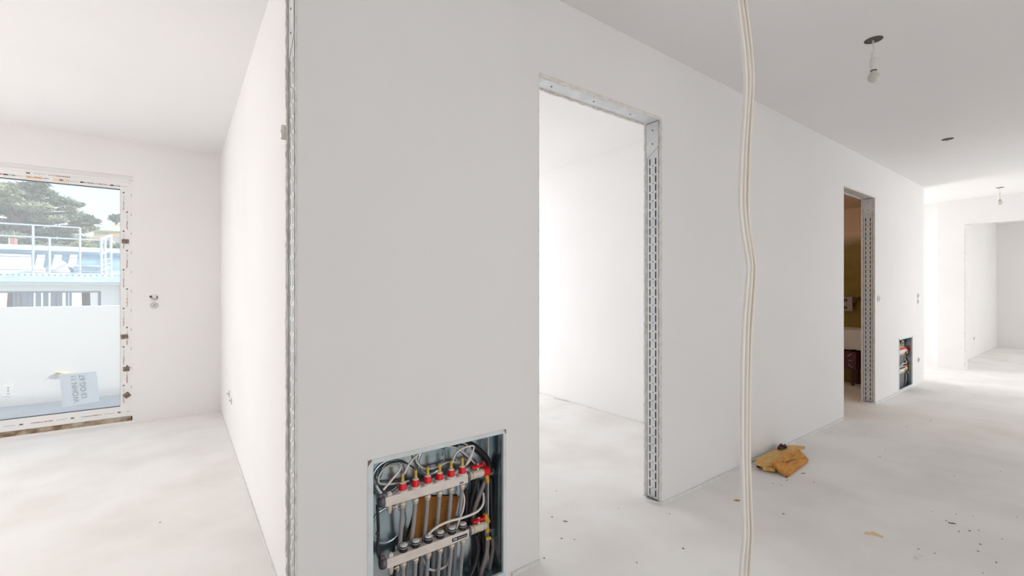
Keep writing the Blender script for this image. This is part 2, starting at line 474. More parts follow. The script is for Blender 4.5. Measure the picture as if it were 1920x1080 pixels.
def ragged_head(name, parent, z_edge, y0, y1, s0, s1, amp, mat='board'):
    mb = MB(); n = int((s1 - s0) / .012); verts = []
    for i in range(n + 1):
        s = s0 + (s1 - s0) * i / n
        e, e2 = (random.uniform(-.4, 1) * amp for _ in '12')
        verts += [(s, y0, z_edge - e), (s, y1, z_edge - e2), (s, y1, z_edge + .014), (s, y0, z_edge + .014)]
    faces = [(i * 4 + k, i * 4 + (k + 1) % 4, (i + 1) * 4 + (k + 1) % 4, (i + 1) * 4 + k) for i in range(n) for k in range(4)] + [(3, 2, 1, 0), (n * 4, n * 4 + 1, n * 4 + 2, n * 4 + 3)]
    mb.add(verts, faces)
    return mb.build(name, mat, parent)

def doorway(name, s0, s1, label, HE=HD, rec=.003, back=0.0, proud=0.0):
    d = bpy.data.objects.new(name, None); C.objects.link(d); d.location = ((s0 + s1) / 2, D0, 0)
    struct(d, label); d.empty_display_size = .1
    inv = Matrix.Translation(-d.location)
    kids = []
    for s, dr in ((s1, 1), (s0, -1)):
        face = s + dr * rec
        kids.append(perforated('jamb_profile', None, face, dr, .015, HD - .15))
        mb = MB()
        y0, y1 = D0 + TH / 2 - .040, D0 + TH / 2 + .040
        pts = [(y0, HE - .001), (y1, HE - .001), (y1, HD - .205), (y0, HD - .145)]
        mb.prism([(face - dr * .003, y, z) for y, z in pts], (dr * .003, 0, 0))
        kids.append(mb.build('angle_plate', 'steel', None))
        for zz in (HD - .045, HD - .125):
            kids.append(MB().lathe((face - dr * .0025, D0 + TH / 2, zz), (-dr, 0, 0), [(0, .0045), (.0016, .004), (.0022, .001)], 8).build('screw', 'cavity', None))
        kids.append(ragged_strip('board_edge', None, s + dr * back, dr, D0 + .0005, D0 + .0115, .0, HE, .0012, 'filler'))
        kids.append(ragged_strip('board_edge', None, s + dr * (.0015 + back), dr, D0 + .0125, D0 + BT, .0, HE, .0015))
        kids.append(ragged_strip('board_edge', None, s + dr * (.002 - proud), dr, D0 + TH - BT, D0 + TH - .0125, .0, HE, .0015, 'board', .0075 + proud))
        kids.append(ragged_strip('board_edge', None, s - dr * proud, dr, D0 + TH - .0115, D0 + TH - .0005, .0, HE, .003, 'filler', .0075 + proud))
    MBh = MB(); MBh.box((s0 - .012, D0 + TH / 2 - .0405, HE + .003), (s1 + .012, D0 + TH / 2 + .0405, HE + .006))
    kids.append(MBh.build('head_profile', 'steel', None))
    for k in range(3):
        kids.append(MB().lathe((s0 + (s1 - s0) * (.14 + .32 * k), D0 + TH / 2, HE + .0028), (0, 0, -1), [(0, .0045), (.0016, .004), (.002, .001)], 8).build('screw', 'cavity', None))
    kids.append(ragged_head('board_edge', None, HE, D0 + .0005, D0 + .0115, s0, s1, .0012, 'filler'))
    kids.append(ragged_head('board_edge', None, HE + .001, D0 + .0125, D0 + BT, s0, s1, .0015))
    kids.append(ragged_head('board_edge', None, HE + .001, D0 + TH - BT, D0 + TH - .0125, s0, s1, .002))
    kids.append(ragged_head('board_edge', None, HE, D0 + TH - .0115, D0 + TH - .0005, s0, s1, .005, 'filler'))
    for k in kids:
        k.parent = d; k.matrix_parent_inverse = inv
    return d
door_left = doorway('door_1', LO, A0, 'doorway into the bright left room with a perforated steel jamb', HDL, .0012, .0005, .009)
door_mid = doorway('door_2', A1, A2, 'tall doorway in the middle with a perforated steel jamb')
door_far = doorway('door_3', A3, A4, 'doorway into the dark room with a perforated steel jamb')

# foam edge strips along the foot of the walls
def ribbon(name, pts, h, t, label, mat='foam'):
    pts = [Vector(p) for p in pts]; mb = MB(); n = len(pts); verts = []
    for i, p in enumerate(pts):
        d = (pts[min(i + 1, n - 1)] - pts[max(i - 1, 0)]).normalized(); nn = Vector((d.y, -d.x, 0)) * t / 2
        hh = h * random.uniform(.85, 1.1)
        verts += [p - nn, p + nn, p + nn + Vector((0, 0, hh)), p - nn + Vector((0, 0, hh))]
    mb.add(verts, [(i * 4 + k, i * 4 + (k + 1) % 4, (i + 1) * 4 + (k + 1) % 4, (i + 1) * 4 + k) for i in range(n - 1) for k in range(4)] + [(3, 2, 1, 0), ((n - 1) * 4, (n - 1) * 4 + 1, (n - 1) * 4 + 2, (n - 1) * 4 + 3)])
    return struct(mb.build(name, mat), label)
def jamb_wrap(s, dr):
    """strip bulging round the foot of a jamb, from the back of the wall to its face"""
    out = []
    for k in range(13):
        t = k / 12
        out.append((s - dr * (.006 + .030 * math.sin(math.pi * t)), D0 + TH - t * (TH + .006), 0))
    return out
def lin(a, b2, step=.12):
    a, b2 = Vector(a), Vector(b2); n = max(2, int((b2 - a).length / step))
    return [a.lerp(b2, i / n) + Vector((0, random.uniform(-.0012, .0012), 0)) for i in range(n + 1)]
ys = D0 - .005
ribbon('baseboard_hall_1', lin((M2 + .03, ys, 0), (A1 + .0, ys, 0)), .016, .008, 'foam edge strip at the foot of the hall wall')
ribbon('baseboard_hall_2', jamb_wrap(A2, 1) + lin((A2 + .02, ys, 0), (A3 - .02, ys, 0)), .017, .008, 'white foam edge strip curling round the jamb foot')
ribbon('baseboard_hall_3', jamb_wrap(A4, 1) + lin((A4 + .02, ys, 0), (N1 - .03, ys, 0)), .016, .008, 'foam edge strip beside the dark doorway')
ribbon('baseboard_left_room', [(B_LEFT - .004 + random.uniform(-.001, .001), YB + .05 + (D1 - YB - .06) * i / 30, 0) for i in range(31)], .012, .006, 'foam edge strip in the left room')
ribbon('baseboard_second_room', [(S_R2 - .004 + random.uniform(-.001, .001), YB + .05 + (D1 - YB - .06) * i / 30, 0) for i in range(31)], .010, .006, 'foam edge strip in the second room')

# cut edge and steel bead round the wide opening at the far end
ex = MB()
n = 150
for zi in range(n):
    z0 = HD * zi / n; e = random.uniform(0, .0015)
    ex.box((S_FAR - .001 + random.uniform(0, .002), DJ - .003 - e, z0), (S_FAR + .14, DJ + .012, z0 + HD / n))
wide = struct(ex.build('trim_1', 'filler'), 'rough plaster edge of the wide opening')

# ------------------------------------------------------------------ window to the balcony
wv = bpy.data.objects.new('window_1', None); C.objects.link(wv); struct(wv, 'balcony window with printed foil on its white frame')
FY = D1 + .018                         # room side of the frame
FX1, FZ0, FZ1, FW = WX1 - .004, .062, 2.245, .084
FX0 = WX0
fr = MB()
fr.box((FX0, FY, FZ0), (FX0 + FW, FY + .075, FZ1)); fr.box((FX1 - FW, FY, FZ0), (FX1, FY + .075, FZ1))
fr.box((FX0 + FW, FY, FZ1 - FW), (FX1 - FW, FY + .075, FZ1)); fr.box((FX0 + FW, FY, FZ0), (FX1 - FW, FY + .075, FZ0 + FW + .012))
fr.build('frame', 'pvc', wv)
# outer frame step
st = MB(); st.box((FX1 - .02, FY - .006, FZ0), (FX1 + .004, FY, FZ1)); st.box((FX0, FY - .006, FZ1 - .016), (FX1 - .02, FY, FZ1 + .004))
st.build('outer_rebate', 'pvc', wv)
MB().box((WX0, FY + .004, FZ1 + .004), (WX1, FY + .07, WZ1)).build('head_packer', 'wall', wv)
gk = MB(); g = .006
gx0, gx1, gz0, gz1 = FX0 + FW, FX1 - FW, FZ0 + FW + .012, FZ1 - FW
gk.box((gx0, FY + .01, gz0), (gx1, FY + .03, gz0 + g)); gk.box((gx0, FY + .01, gz1 - g), (gx1, FY + .03, gz1)); gk.box((gx1 - g * .5, FY + .02, gz0), (gx1, FY + .03, gz1)); gk.box((gx0, FY + .02, gz0), (gx0 + g, FY + .03, gz1))
gk.build('seal', 'seal', wv)
MB().box((gx0, FY + .032, gz0), (gx1, FY + .040, gz1)).build('pane', 'glass', wv)
sg = MB(); sg.box((WX0, FY - .004, .012), (WX1 - .01, FY + .06, FZ0 - .002)); sg.build('sill_gap', 'gap_brown', wv)  # solid brown strip; its colour stands for the shadowed gap under the frame
# spacer pads on the jamb of the frame
for (px, py, rot, w, h) in [(235, 453, 0, .050, .040), (233.5, 631.5, .12, .050, .040), (237, 692, 0, .046, .040), (238, 741, .62, .046, .046)]:
    p = W(px, py, D=FY)
    mb = MB(); c_, s_ = math.cos(rot), math.sin(rot)
    q = [(-w / 2, -h / 2), (w / 2, -h / 2), (w / 2, h / 2), (-w / 2, h / 2)]
    mb.prism([(p.x + x * c_ - z * s_, FY - .008, p.z + x * s_ + z * c_) for x, z in q], (0, .008, 0))
    mb.build('spacer_pad', 'pad', wv)
# printed marks of the protective foil
pr, pg, po = MB(), MB(), MB()
def stamp(mb, x, z, w, h, y=FY - .0012):
    mb.box((x - w / 2, y, z - h / 2), (x + w / 2, FY, z + h / 2))
def vmark(x, z, y):
    stamp(pg, x, z, .012, .014, y)
    for k in range(4): stamp(pg, x + .002, z - .03 - k * .012, .0025, .008, y)
    zz = z - .085
    for k in range(9): stamp(pr if k > 3 else pg, x + random.uniform(-.002, .002), zz - k * .009, random.choice((.004, .007, .008)), .006, y)
z = 2.13; k = 0
while z > .3:
    vmark(FX1 - (.060 if k % 2 == 0 else .036), z, FY - .0012); 
    stamp(pg, FX1 - .006, z - .02, .003, .022, FY - .0072)
    z -= .178; k += 1
def hmark(x, z, mir=1):
    stamp(pg, x, z, .022, .012)
    for k in range(5): stamp(pg, x + mir * (.04 + k * .014), z, .009, .0028)
    for k in range(11): stamp(pr if k < 7 else pg, x + mir * (.125 + k * .0125), z + random.uniform(-.001, .001), .009, random.choice((.004, .006, .008)))
for k in range(7):
    hmark(-2.15 + k * .33, FZ1 - .058); hmark(-2.02 + k * .33, FZ1 - .026 if k % 2 else FZ1 - .058)
    hmark(-2.0 + k * .31, FZ0 + .045, -1)
for x in (-1.0, -.83): po.box((x - .05, FY - .0006, FZ1 - .075), (x + .05, FY, FZ1 - .045))
a = pr.build('print_red', 'print_red', wv); a['kind'] = 'stuff'
a = pg.build('print_grey', 'print_grey', wv); a['kind'] = 'stuff'
a = po.build('print_orange', 'print_orange', wv); a['kind'] = 'stuff'
wv.location = (0, 0, 0)

# outer sill
struct(MB().box((WX0, FY + .075, .02), (WX1, D1 + .36, .085)).build('trim_2', 'pvc'), 'white outer window sill')

# ------------------------------------------------------------------ balcony and what lies beyond
BZ = 0.0
PD = 6.97
struct(MB().box((S0, D1 + .3, -.25), (3.5, PD, BZ)).build('floor_balcony', 'balcony'), 'grey balcony slab')
struct(MB().box((S0, PD, -.25), (3.5, PD + .16, 1.044)).build('wall_balcony', 'render'), 'white balcony parapet')

# wrapped sheet with writing, leaning outside the window
p0 = W(121, 764, D=5.88); p1 = W(186, 752, D=5.86); p2 = W(180, 697, D=5.97); p3 = W(113.5, 703, D=5.99)
bt = .09
sh = MB().prism([p0, p1, p2, p3], (0, .03, 0))
sheet = tag(sh.build('wrapped_board', 'sheet'), 'pale wrapped board with handwritten letters leaning outside the balcony window', 'board')
def frame_matrix(c, ux, uy):
    ux = ux.normalized(); n_ = ux.cross(uy).normalized(); uy = n_.cross(ux)
    m = Matrix((ux, uy, n_)).transposed().to_4x4(); m.translation = c
    return m
up = (p3 - p0).normalized(); rt = (p1 - p0).normalized()
# the writing runs upwards
for tx, fx, fy in (('WOHN 11', .36, .50), ('13 OG 67', .60, .52)):
    c = p0 + (p1 - p0) * fx + (p3 - p0) * fy
    m = frame_matrix(c, up, -rt); m.translation = c + m.to_3x3() @ Vector((0, 0, .0025))
    text_obj('lettering', tx, .058, 'print_grey', sheet, m)['kind'] = 'stuff'
sl_ = MB().prism([p0 + Vector((-.012, -.002, 0)), p0 + Vector((0, -.002, 0)), p3 + Vector((0, -.002, 0)), p3 + Vector((-.012, -.002, 0))], (0, .03, 0)); sl_.build('pale_edge', 'white', sheet)  # white strip along the left edge of the board
# paper notice with red dots low on the parapet
n0, n1 = W(-6, 745, D=PD), W(23, 722, D=PD)
boxo = tag(MB().box((n0.x, PD - .004, n0.z), (n1.x, PD, n1.z)).build('paper_notice', 'white'), 'small white paper notice with red dots low on the parapet', 'paper')
for k in range(3): MB().box((n1.x - .035, PD - .005, n0.z + .02 + k * .03), (n1.x - .022, PD - .004, n0.z + .032 + k * .03)).build('print_dot', 'print_red', boxo)
# loose tape on the parapet
tp = MB(); tp.tube([W(100, 703, D=6.96), W(108, 698, D=6.955), W(120, 701, D=6.955), W(134, 699, D=6.96)], .012, 6, 5)
tag(tp.build('packing_tape', 'chip'), 'crumpled cream packing tape on the white parapet', 'tape')

# house opposite
ND = 18.0
nb = thing('opposite_building', (W(100, 540, D=ND).x, ND, -7), 'low building opposite with grey metal roof and a band of windows', 'building')
def child(mb, name, mat, parent=nb, kind=None):
    o = mb.build(name, mat); o.parent = parent; o.matrix_parent_inverse = Matrix.Translation(-parent.location)
    if kind: o['kind'] = kind
    return o
xl, xr = -34.0, W(222, 540, D=ND).x
def zat(py, D, px=100): return W(px, py, D=D).z
zw = zat(534, ND); zwt = zat(546, ND); zwb = zat(590, ND)
xe = W(189, 540, D=ND).x
w_ = MB(); w_.box((xl, ND, zwt), (xr + 6, ND + .3, zw)); w_.box((xl, ND, -7), (xr + 6, ND + .3, zwb)); w_.box((xe, ND, zwb), (xr + 6, ND + .3, zwt))
child(w_, 'wall', 'n_wall')
child(MB().box((xr, ND - .06, -7), (xr + .12, ND, zw)), 'downpipe', 'n_fascia')
wn_ = MB(); wn_.box((xl, ND + .05, zwb), (xe, ND + .12, zwb + .04)); wn_.box((xl, ND + .02, zwt - .045), (xe, ND + .12, zwt))
child(wn_, 'window_rail', 'n_frame')
cuts = [(-60, 30), (32, 47), (47, 58), (58, 72), (72, 86), (86, 100), (100, 112), (112, 128), (130, 188)]
for i, (a, c) in enumerate(cuts):
    x0, x1 = W(a, 560, D=ND + .1).x, W(c, 560, D=ND + .1).x
    f = MB(); t = .05
    f.box((x0, ND + .06, zwb), (x0 + t, ND + .12, zwt)); f.box((x1 - t, ND + .06, zwb), (x1, ND + .12, zwt)); f.box((x0, ND + .06, zwt - t), (x1, ND + .12, zwt)); f.box((x0, ND + .06, zwb), (x1, ND + .12, zwb + t))
    fo = child(f, 'window', 'n_frame')
    po_ = MB().box((x0 + t, ND + .08, zwb), (x1 - t, ND + .1, zwt)).build('pane', 'n_curtain' if i in (0, 8) else ('n_frame' if i in (1,) else 'n_pane'))
    po_.parent = fo; po_.matrix_parent_inverse = Matrix.Translation(-nb.location)
# gutter and eaves
ED = ND - .35
child(MB().box((xl, ED, zat(534, ED)), (xr + 6, ND + .1, zat(527, ED))), 'soffit', 'n_fascia')
child(MB().box((xl, ED - .06, zat(529, ED)), (xr + 6, ED + .02, zat(518, ED))), 'gutter', 'n_roof')
RD0, RD1 = ED, 21.0
z0r, z1r = zat(518, RD0), zat(506, RD1)
child(MB().prism([(xl, RD0, z0r), (xr + 6, RD0, z0r), (xr + 6, RD1, z1r), (xl, RD1, z1r)], (0, 0, -.1)), 'roof', 'n_roof')
def zroof(D): return z0r + (z1r - z0r) * (D - RD0) / (RD1 - RD0)
for k in range(24):
    px = -20 + k * 11.2
    p = W(px, 522, D=RD0 + .15)
    child(MB().box((p.x - .022, RD0 + .12, zroof(RD0 + .15)), (p.x + .022, RD0 + .16, zroof(RD0 + .15) + .035)), 'snow_guard', 'n_frame')
for k in range(16):
    x = xr - 1.1 * k
    child(MB().prism([(x - .015, RD0 + .2, zroof(RD0 + .2) + .03), (x + .015, RD0 + .2, zroof(RD0 + .2) + .03), (x + .015, RD1, z1r + .03), (x - .015, RD1, z1r + .03)], (0, 0, -.05)), 'roof_seam', 'n_seam')
# attic storey behind
za = zat(471, RD1)
child(MB().box((xl, RD1, z1r - .3), (xr + 8, RD1 + .3, za)), 'attic_wall', 'n_blue')
child(MB().box((xl, RD1 - .12, za), (xr + 8, RD1 + 4, za + .16)), 'attic_coping', 'n_fascia')
child(MB().box((xl, RD1 - .05, za - .09), (xr + 8, RD1 + .1, za)), 'coping_strip', 'n_seam')  # darker metal strip under the coping
child(MB().box((xl, RD1 - .03, zat(481, RD1)), (xr + 8, RD1, zat(480, RD1) + .02)), 'cladding_joint', 'n_seam')
for k in range(40):
    x = xr + 3 - .75 * k
    child(MB().box((x - .015, RD1 - .025, z1r), (x + .015, RD1, za - .1)), 'cladding_seam', 'n_seam')
# chimney
cd = RD1 + 1.2
x0, x1 = W(16, 460, D=cd).x, W(28, 460, D=cd).x
child(MB().box((x0, cd, za), (x1 - .12, cd + .3, zat(450, cd))), 'chimney', 'n_curtain')
child(MB().box((x1 - .12, cd, za), (x1, cd + .3, zat(450, cd))), 'chimney_brick', 'chim_red')
# roof hatch box on the left and one by the railing
hd = 19.6
x0, x1 = W(-60, 500, D=hd).x, W(42, 500, D=hd).x
hb_ = tag(MB().box((x0, hd, zroof(hd) - .02), (x1, hd + 1.0, zat(479, hd))).build('roof_housing', 'tarp'), 'large white housing on the opposite roof at the left', 'roof box')
x0, x1 = W(138, 500, D=hd).x, W(196, 500, D=hd).x
h2 = thing('skylight', (x0, hd, zroof(hd)), 'low pale skylight box on the opposite roof beside the railing corner', 'skylight')
child(MB().prism([(x0, hd, zat(499, hd)), (x1, hd, zat(499, hd)), (x1, hd, zroof(hd) + .02), (x0, hd, zroof(hd) + .02)], (0, .06, .0)), 'body', 'n_roof', h2)
child(MB().box((x0 - .06, hd - .06, zat(499, hd)), (x1 + .06, hd + .75, zat(496, hd))), 'lid', 'n_curtain', h2)
# covered heaps
for i, (a, c, top, lab) in enumerate([(44, 80, 499, 'long white tarpaulin on the opposite roof left of the heap'), (89, 131, 490, 'white tarpaulin heap on the opposite roof behind the railing')]):
    D = 19.2 + .3 * i; x0, x1 = W(a, 500, D=D).x, W(c, 500, D=D).x; zt = zat(top, D); zb = zroof(D)
    mb = MB(); n_, m_ = 14, 7; verts = []
    for j in range(m_ + 1):
        for q in range(n_ + 1):
            u, v = q / n_, j / m_
            hgt = (math.sin(math.pi * u) ** .6) * (math.sin(math.pi * v) ** .6)
            verts.append((x0 + (x1 - x0) * u, D - .1 + .9 * v, zroof(D - .1 + .9 * v) + .012 + (zt - zb) * hgt * random.uniform(.85, 1.05)))
    mb.add(verts, [(j * (n_ + 1) + q, j * (n_ + 1) + q + 1, (j + 1) * (n_ + 1) + q + 1, (j + 1) * (n_ + 1) + q) for j in range(m_) for q in range(n_)], True)
    tag(mb.build('tarpaulin', 'tarp'), lab, 'tarpaulin')
# four white props leaning against the attic wall
for i, a in enumerate((44, 72, 104, 133)):
    D = 20.2; p_ = W(a, 498, D=D); t_ = W(a + 6, 478, D=RD1 - .05)
    mb = MB().prism([(p_.x - .09, D, zroof(D) + .0), (p_.x + .09, D, zroof(D)), (t_.x + .09, RD1 - .04, t_.z), (t_.x - .09, RD1 - .04, t_.z)], (0, -.05, .0))
    tag(mb.build('roof_prop', 'tarp'), ['leftmost', 'second from left', 'third from left', 'rightmost'][i] + ' of four white props leaning on the opposite attic wall', 'prop', 'white props on the opposite roof')
# railing
rd = 18.7
rail = thing('roof_railing', (W(100, 500, D=rd).x, rd, zroof(rd)), 'grey tube guard railing on the opposite roof', 'railing')
def rtube(pts, r, name): child(MB().tube(pts, r, 8, 1), name, 'n_frame' if name in ('lower_rail', 'foot_rail') else 'rail', rail)
xA, xB = -20.0, W(190, 500, D=rd).x
def zr(py, px=100): return zat(py, rd, px)
for nm, py in (('top_rail', 424.5), ('middle_rail', 446.5), ('lower_rail', 483)):
    zz = zr(py); rtube([(xA, rd, zz), (xB if nm != 'top_rail' else W(150, 425, D=rd).x, rd, zz)], .022 if nm != 'lower_rail' else .010, nm)
for a in (-80, -10, 62, 150):
    x = W(a, 450, D=rd).x; rtube([(x, rd, zroof(rd)), (x, rd, zr(424.5))], .027, 'post')
rd2 = rd - .55
x = W(93, 450, D=rd2).x; rtube([(x, rd2, zroof(rd2)), (x, rd2, zat(446, rd2))], .027, 'post')
rtube([(xA, rd2, zat(507, rd2)), (xB, rd2, zat(507, rd2))], .009, 'foot_rail')
# ladder head at the corner
lad = thing('roof_ladder', (xB, rd, zroof(rd)), 'white ladder head with handrails at the right end of the roof railing', 'ladder')
for a, b_, D in ((190, 208, rd),):
    for px, dd in ((190, 0), (197, .25), (208, .6)):
        x = W(px, 480, D=rd + dd).x
        child(MB().tube([(x, rd + dd, zroof(rd + dd)), (x, rd + dd, zat(446 - (px - 190) * .3, rd + dd, px))], .035, 8, 1), 'upright', 'rail', lad)
    for y0, y1 in ((449, 441.5), (477, 467.5)):
        child(MB().tube([W(188, y0, D=rd), W(209, y1, D=rd + .6)], .035, 8, 1), 'handrail', 'tarp', lad)
    for y in (488, 497, 506):
        child(MB().tube([W(190, y, D=rd), W(208, y - 3, D=rd + .6)], .02, 8, 1), 'rung', 'rail', lad)

# ground far below, trees and houses behind
struct(MB().box((-90, D1 + 3, -7.2), (40, 120, -7)).build('ground_yard', 'ground'), 'ground between the houses')

def needle_cloud(mb, c, r, n, size):
    for _ in range(n):
        d = Vector((random.gauss(0, 1), random.gauss(0, 1), random.gauss(0, .8))).normalized() * (random.random() ** .45)
        p = c + Vector((d.x * r.x, d.y * r.y, d.z * r.z))
        a = Vector((random.uniform(-1, 1), random.uniform(-1, 1), random.uniform(-.2, .8))).normalized() * size * random.uniform(.7, 1.3)
        q = Vector((random.uniform(-1, 1), random.uniform(-1, 1), random.uniform(-1, 1))).normalized() * size * .34
        mb.add([p - q, p + q, p + a + q * .3, p + a - q * .3], [(0, 1, 2, 3)])
def sc(px_len, D): return px_len * D / 1.42 / F_PX

TD = 34.0
trunk_x = W(25, 540, D=TD).x
pine = thing('pine_tree', (trunk_x, TD, -7), 'large spreading pine tree behind the opposite roof', 'tree')
tr = MB(); tr.tube([(trunk_x, TD, -7), (trunk_x + .2, TD, 0), W(38, 440, D=TD), W(30, 400, D=TD), W(20, 360, D=TD)], .5, 8, 5, radii=lambda i, n: .55 * (1 - .8 * i / n))
blobs = []
for (px, py, rx, ry) in [(5, 358, 26, 10), (22, 352, 18, 8), (60, 352, 20, 9), (72, 362, 26, 9), (45, 370, 30, 10), (10, 378, 30, 11), (92, 372, 22, 8), (115, 377, 18, 7), (137, 384, 16, 6), (100, 388, 26, 8), (65, 390, 28, 9), (25, 398, 30, 9), (-15, 390, 30, 12), (-30, 365, 30, 12),
                         (142, 402, 12, 6), (160, 408, 12, 5), (175, 416, 10, 5), (150, 418, 20, 6), (122, 410, 26, 7), (90, 412, 26, 7), (55, 418, 30, 8), (20, 420, 30, 8), (-20, 425, 30, 10), (168, 428, 14, 5), (130, 432, 28, 7), (95, 436, 28, 7), (60, 442, 30, 7), (20, 445, 30, 8), (-20, 450, 30, 9), (140, 448, 22, 6), (110, 455, 26, 6), (75, 458, 28, 6), (40, 462, 30, 6), (0, 465, 30, 7), (128, 392, 10, 4), (80, 348, 8, 5), (66, 344, 9, 4), (-50, 400, 30, 20), (-60, 440, 30, 20)]:
    blobs.append((px, py, rx, ry))
fol = MB()
for (px, py, rx, ry) in blobs:
    D = TD + random.uniform(-2.2, 2.2); c = W(px, py, D=D)
    needle_cloud(fol, c, Vector((sc(rx, D), sc(rx * .55, D), sc(ry, D) * .95)), int(60 + rx * ry * 4.2), .17)
    tr.tube([W(35, py + 30, D=TD), Vector(W(35, py + 22, D=TD)).lerp(c, .5), c + Vector((0, 0, -.2))], .1, 5, 3, radii=lambda i, n: .13 * (1 - .7 * i / n))
child(tr, 'trunk', 'bark', pine); child(fol, 'foliage', 'needle', pine, 'stuff')

def bush(name, px, py, rx, ry, D, label, mat='leaf', size=.25, cat='bush', base=None):
    c = W(px, py, D=D)
    t = thing(name, (c.x, D, -7), label, cat)
    mb = MB(); needle_cloud(mb, c, Vector((sc(rx, D), sc(rx * .6, D), sc(ry, D))), int(100 + rx * ry * 7.0), size * .6)
    child(mb, 'foliage', mat, t, 'stuff')
    child(MB().tube([(c.x, D, -7), (c.x + .1, D, (c.z - 7) / 2), c], .14, 6, 3), 'stem', 'bark', t)
bush('garden_shrub', 158, 461, 14, 7, 25.6, 'yellow-green shrub in front of the terracotta-roofed house')
bush('garden_shrub', 215, 466, 16, 8, 26.6, 'yellow-green shrub at the right end behind the attic roof')
bush('garden_shrub', 190, 466, 12, 6, 27.4, 'low shrub between the two larger shrubs by the house')
bush('garden_shrub', 100, 470, 60, 9, 29.2, 'wide dark hedge under the pine tree', 'needle')
bush('distant_tree', 218, 410, 10, 8, 70, 'small distant tree above the green roof', 'needle', .5, 'tree')

# house with terracotta roof, and the long house with a seamed green roof
hd = 43.0
hs = thing('garden_house', (W(190, 450, D=hd).x, hd, -7), 'small house with terracotta roof beyond the railing', 'house')
x0, x1 = W(168, 450, D=hd).x, W(209, 450, D=hd).x
child(MB().box((x0, hd, -7), (x1, hd + 4, zat(449, hd, 190))), 'wall', 'n_curtain', hs)
child(MB().prism([(x0 - .4, hd - .6, zat(449.5, hd, 190)), (x1 - .6, hd - .6, zat(449.5, hd, 190)), (x1 + .5, hd + 3, zat(437, hd + 3, 190)), (x0 + 1.2, hd + 3, zat(436, hd + 3, 190))], (0, 0, -.12)), 'roof', 'tile', hs)
for a, c in ((177, 187), (198, 206)):
    xx0, xx1 = W(a, 455, D=hd).x, W(c, 455, D=hd).x
    f = child(MB().box((xx0, hd - .06, zat(461, hd, 190)), (xx1, hd, zat(450.5, hd, 190))), 'window', 'n_frame', hs)
    pp = MB().box((xx0 - .12, hd - .05, zat(461, hd, 190)), (xx0, hd - .01, zat(450.5, hd, 190))).build('shutter', 'tarp'); pp.parent = f; pp.matrix_parent_inverse = Matrix.Translation(-hs.location)
hd = 54.0
ls = thing('long_house', (W(210, 440, D=hd).x, hd, -7), 'long pale house with a green seamed roof behind the small house', 'house')
x0, x1 = W(176, 440, D=hd).x, W(262, 440, D=hd).x
child(MB().box((x0, hd, -7), (x1, hd + 6, zat(433, hd, 205))), 'wall', 'n_wall', ls)
ra, rb = zat(434, hd, 205), zat(418, hd + 6, 205)
child(MB().prism([(x0 - .5, hd - .5, ra), (x1, hd - .5, ra), (x1, hd + 6, rb), (x0 + 1.5, hd + 6, rb)], (0, 0, -.15)), 'roof', 'greenroof', ls)
for k in range(12):
    x = x0 + k * (x1 - x0) / 12
    child(MB().prism([(x, hd - .5, ra + .05), (x + .08, hd - .5, ra + .05), (x + .82, hd + 2.7, ra + (rb - ra) * .5 + .05), (x + .7, hd + 2.7, ra + (rb - ra) * .5 + .05)], (0, 0, -.1)), 'roof_seam', 'tarp', ls)

# ------------------------------------------------------------------ heating manifold cabinet in the hall wall
cab = thing('manifold_cabinet', (M1, D0, 0), 'open heating manifold cabinet with red flow meters set in the wall nearest the viewer', 'manifold cabinet', 'heating manifold cabinets')
CL = Vector((M1, D0, 0))
CW, CZ = M2 - M1, HB
def mz(zx, zy, v):
    p = W(670 + zx / 3.6, 780 + zy / 3.6, D=D0 + v) - CL
    return p
def cpart(mb, name, mat, parent=cab, bevel=0):
    o = mb.build(name, mat, parent, bevel)
    return o
CD = .108
sh = MB(); t = .002
sh.box((.002, CD, .012), (CW - .002, CD + t, CZ)); sh.box((.002, .004, .012), (.004, CD, CZ)); sh.box((CW - .004, .004, .012), (CW - .002, CD, CZ)); sh.box((.004, .004, CZ - t), (CW - .004, CD, CZ)); sh.box((.004, .004, .012), (CW - .004, CD, .012 + t))
cpart(sh, 'body', 'galv')
lw = .019
lp = MB(); lp.box((0, -.003, .0), (lw, .010, CZ)); lp.box((CW - lw * .8, -.003, 0), (CW, .010, CZ)); lp.box((lw, -.003, CZ - lw * .85), (CW - lw * .8, .010, CZ)); lp.box((lw, -.003, .0), (CW - lw * .8, .010, .03))
cpart(lp, 'frame', 'lip')
for cx, dx in ((.0, 1), (CW, -1)):
    mb = MB(); mb.prism([(cx, -.0036, CZ), (cx + dx * .016, -.0036, CZ), (cx, -.0036, CZ - .022)], (0, .0006, 0)); cpart(mb, 'corner_gap', 'gap_brown')
# inner rails at both sides and stamped cover plates on the back
for x in (.030, CW - .036):
    cpart(MB().box((x, CD - .022, .03), (x + .006, CD, CZ - .02)), 'side_rail', 'steel')
cpart(MB().lathe((.115, CD - .001, .335), (0, -1, 0), [(0, .075), (.003, .073), (.004, .066), (.001, .062)], 28), 'knockout', 'galv')
cpart(MB().lathe((.115, CD - .001, .52), (0, -1, 0), [(0, .068), (.003, .066), (.004, .060), (.001, .056)], 28), 'knockout', 'galv')
cpart(MB().lathe((.30, CD - .001, .545), (0, -1, 0), [(0, .066), (.003, .064), (.004, .058), (.001, .054)], 28), 'knockout', 'galv')

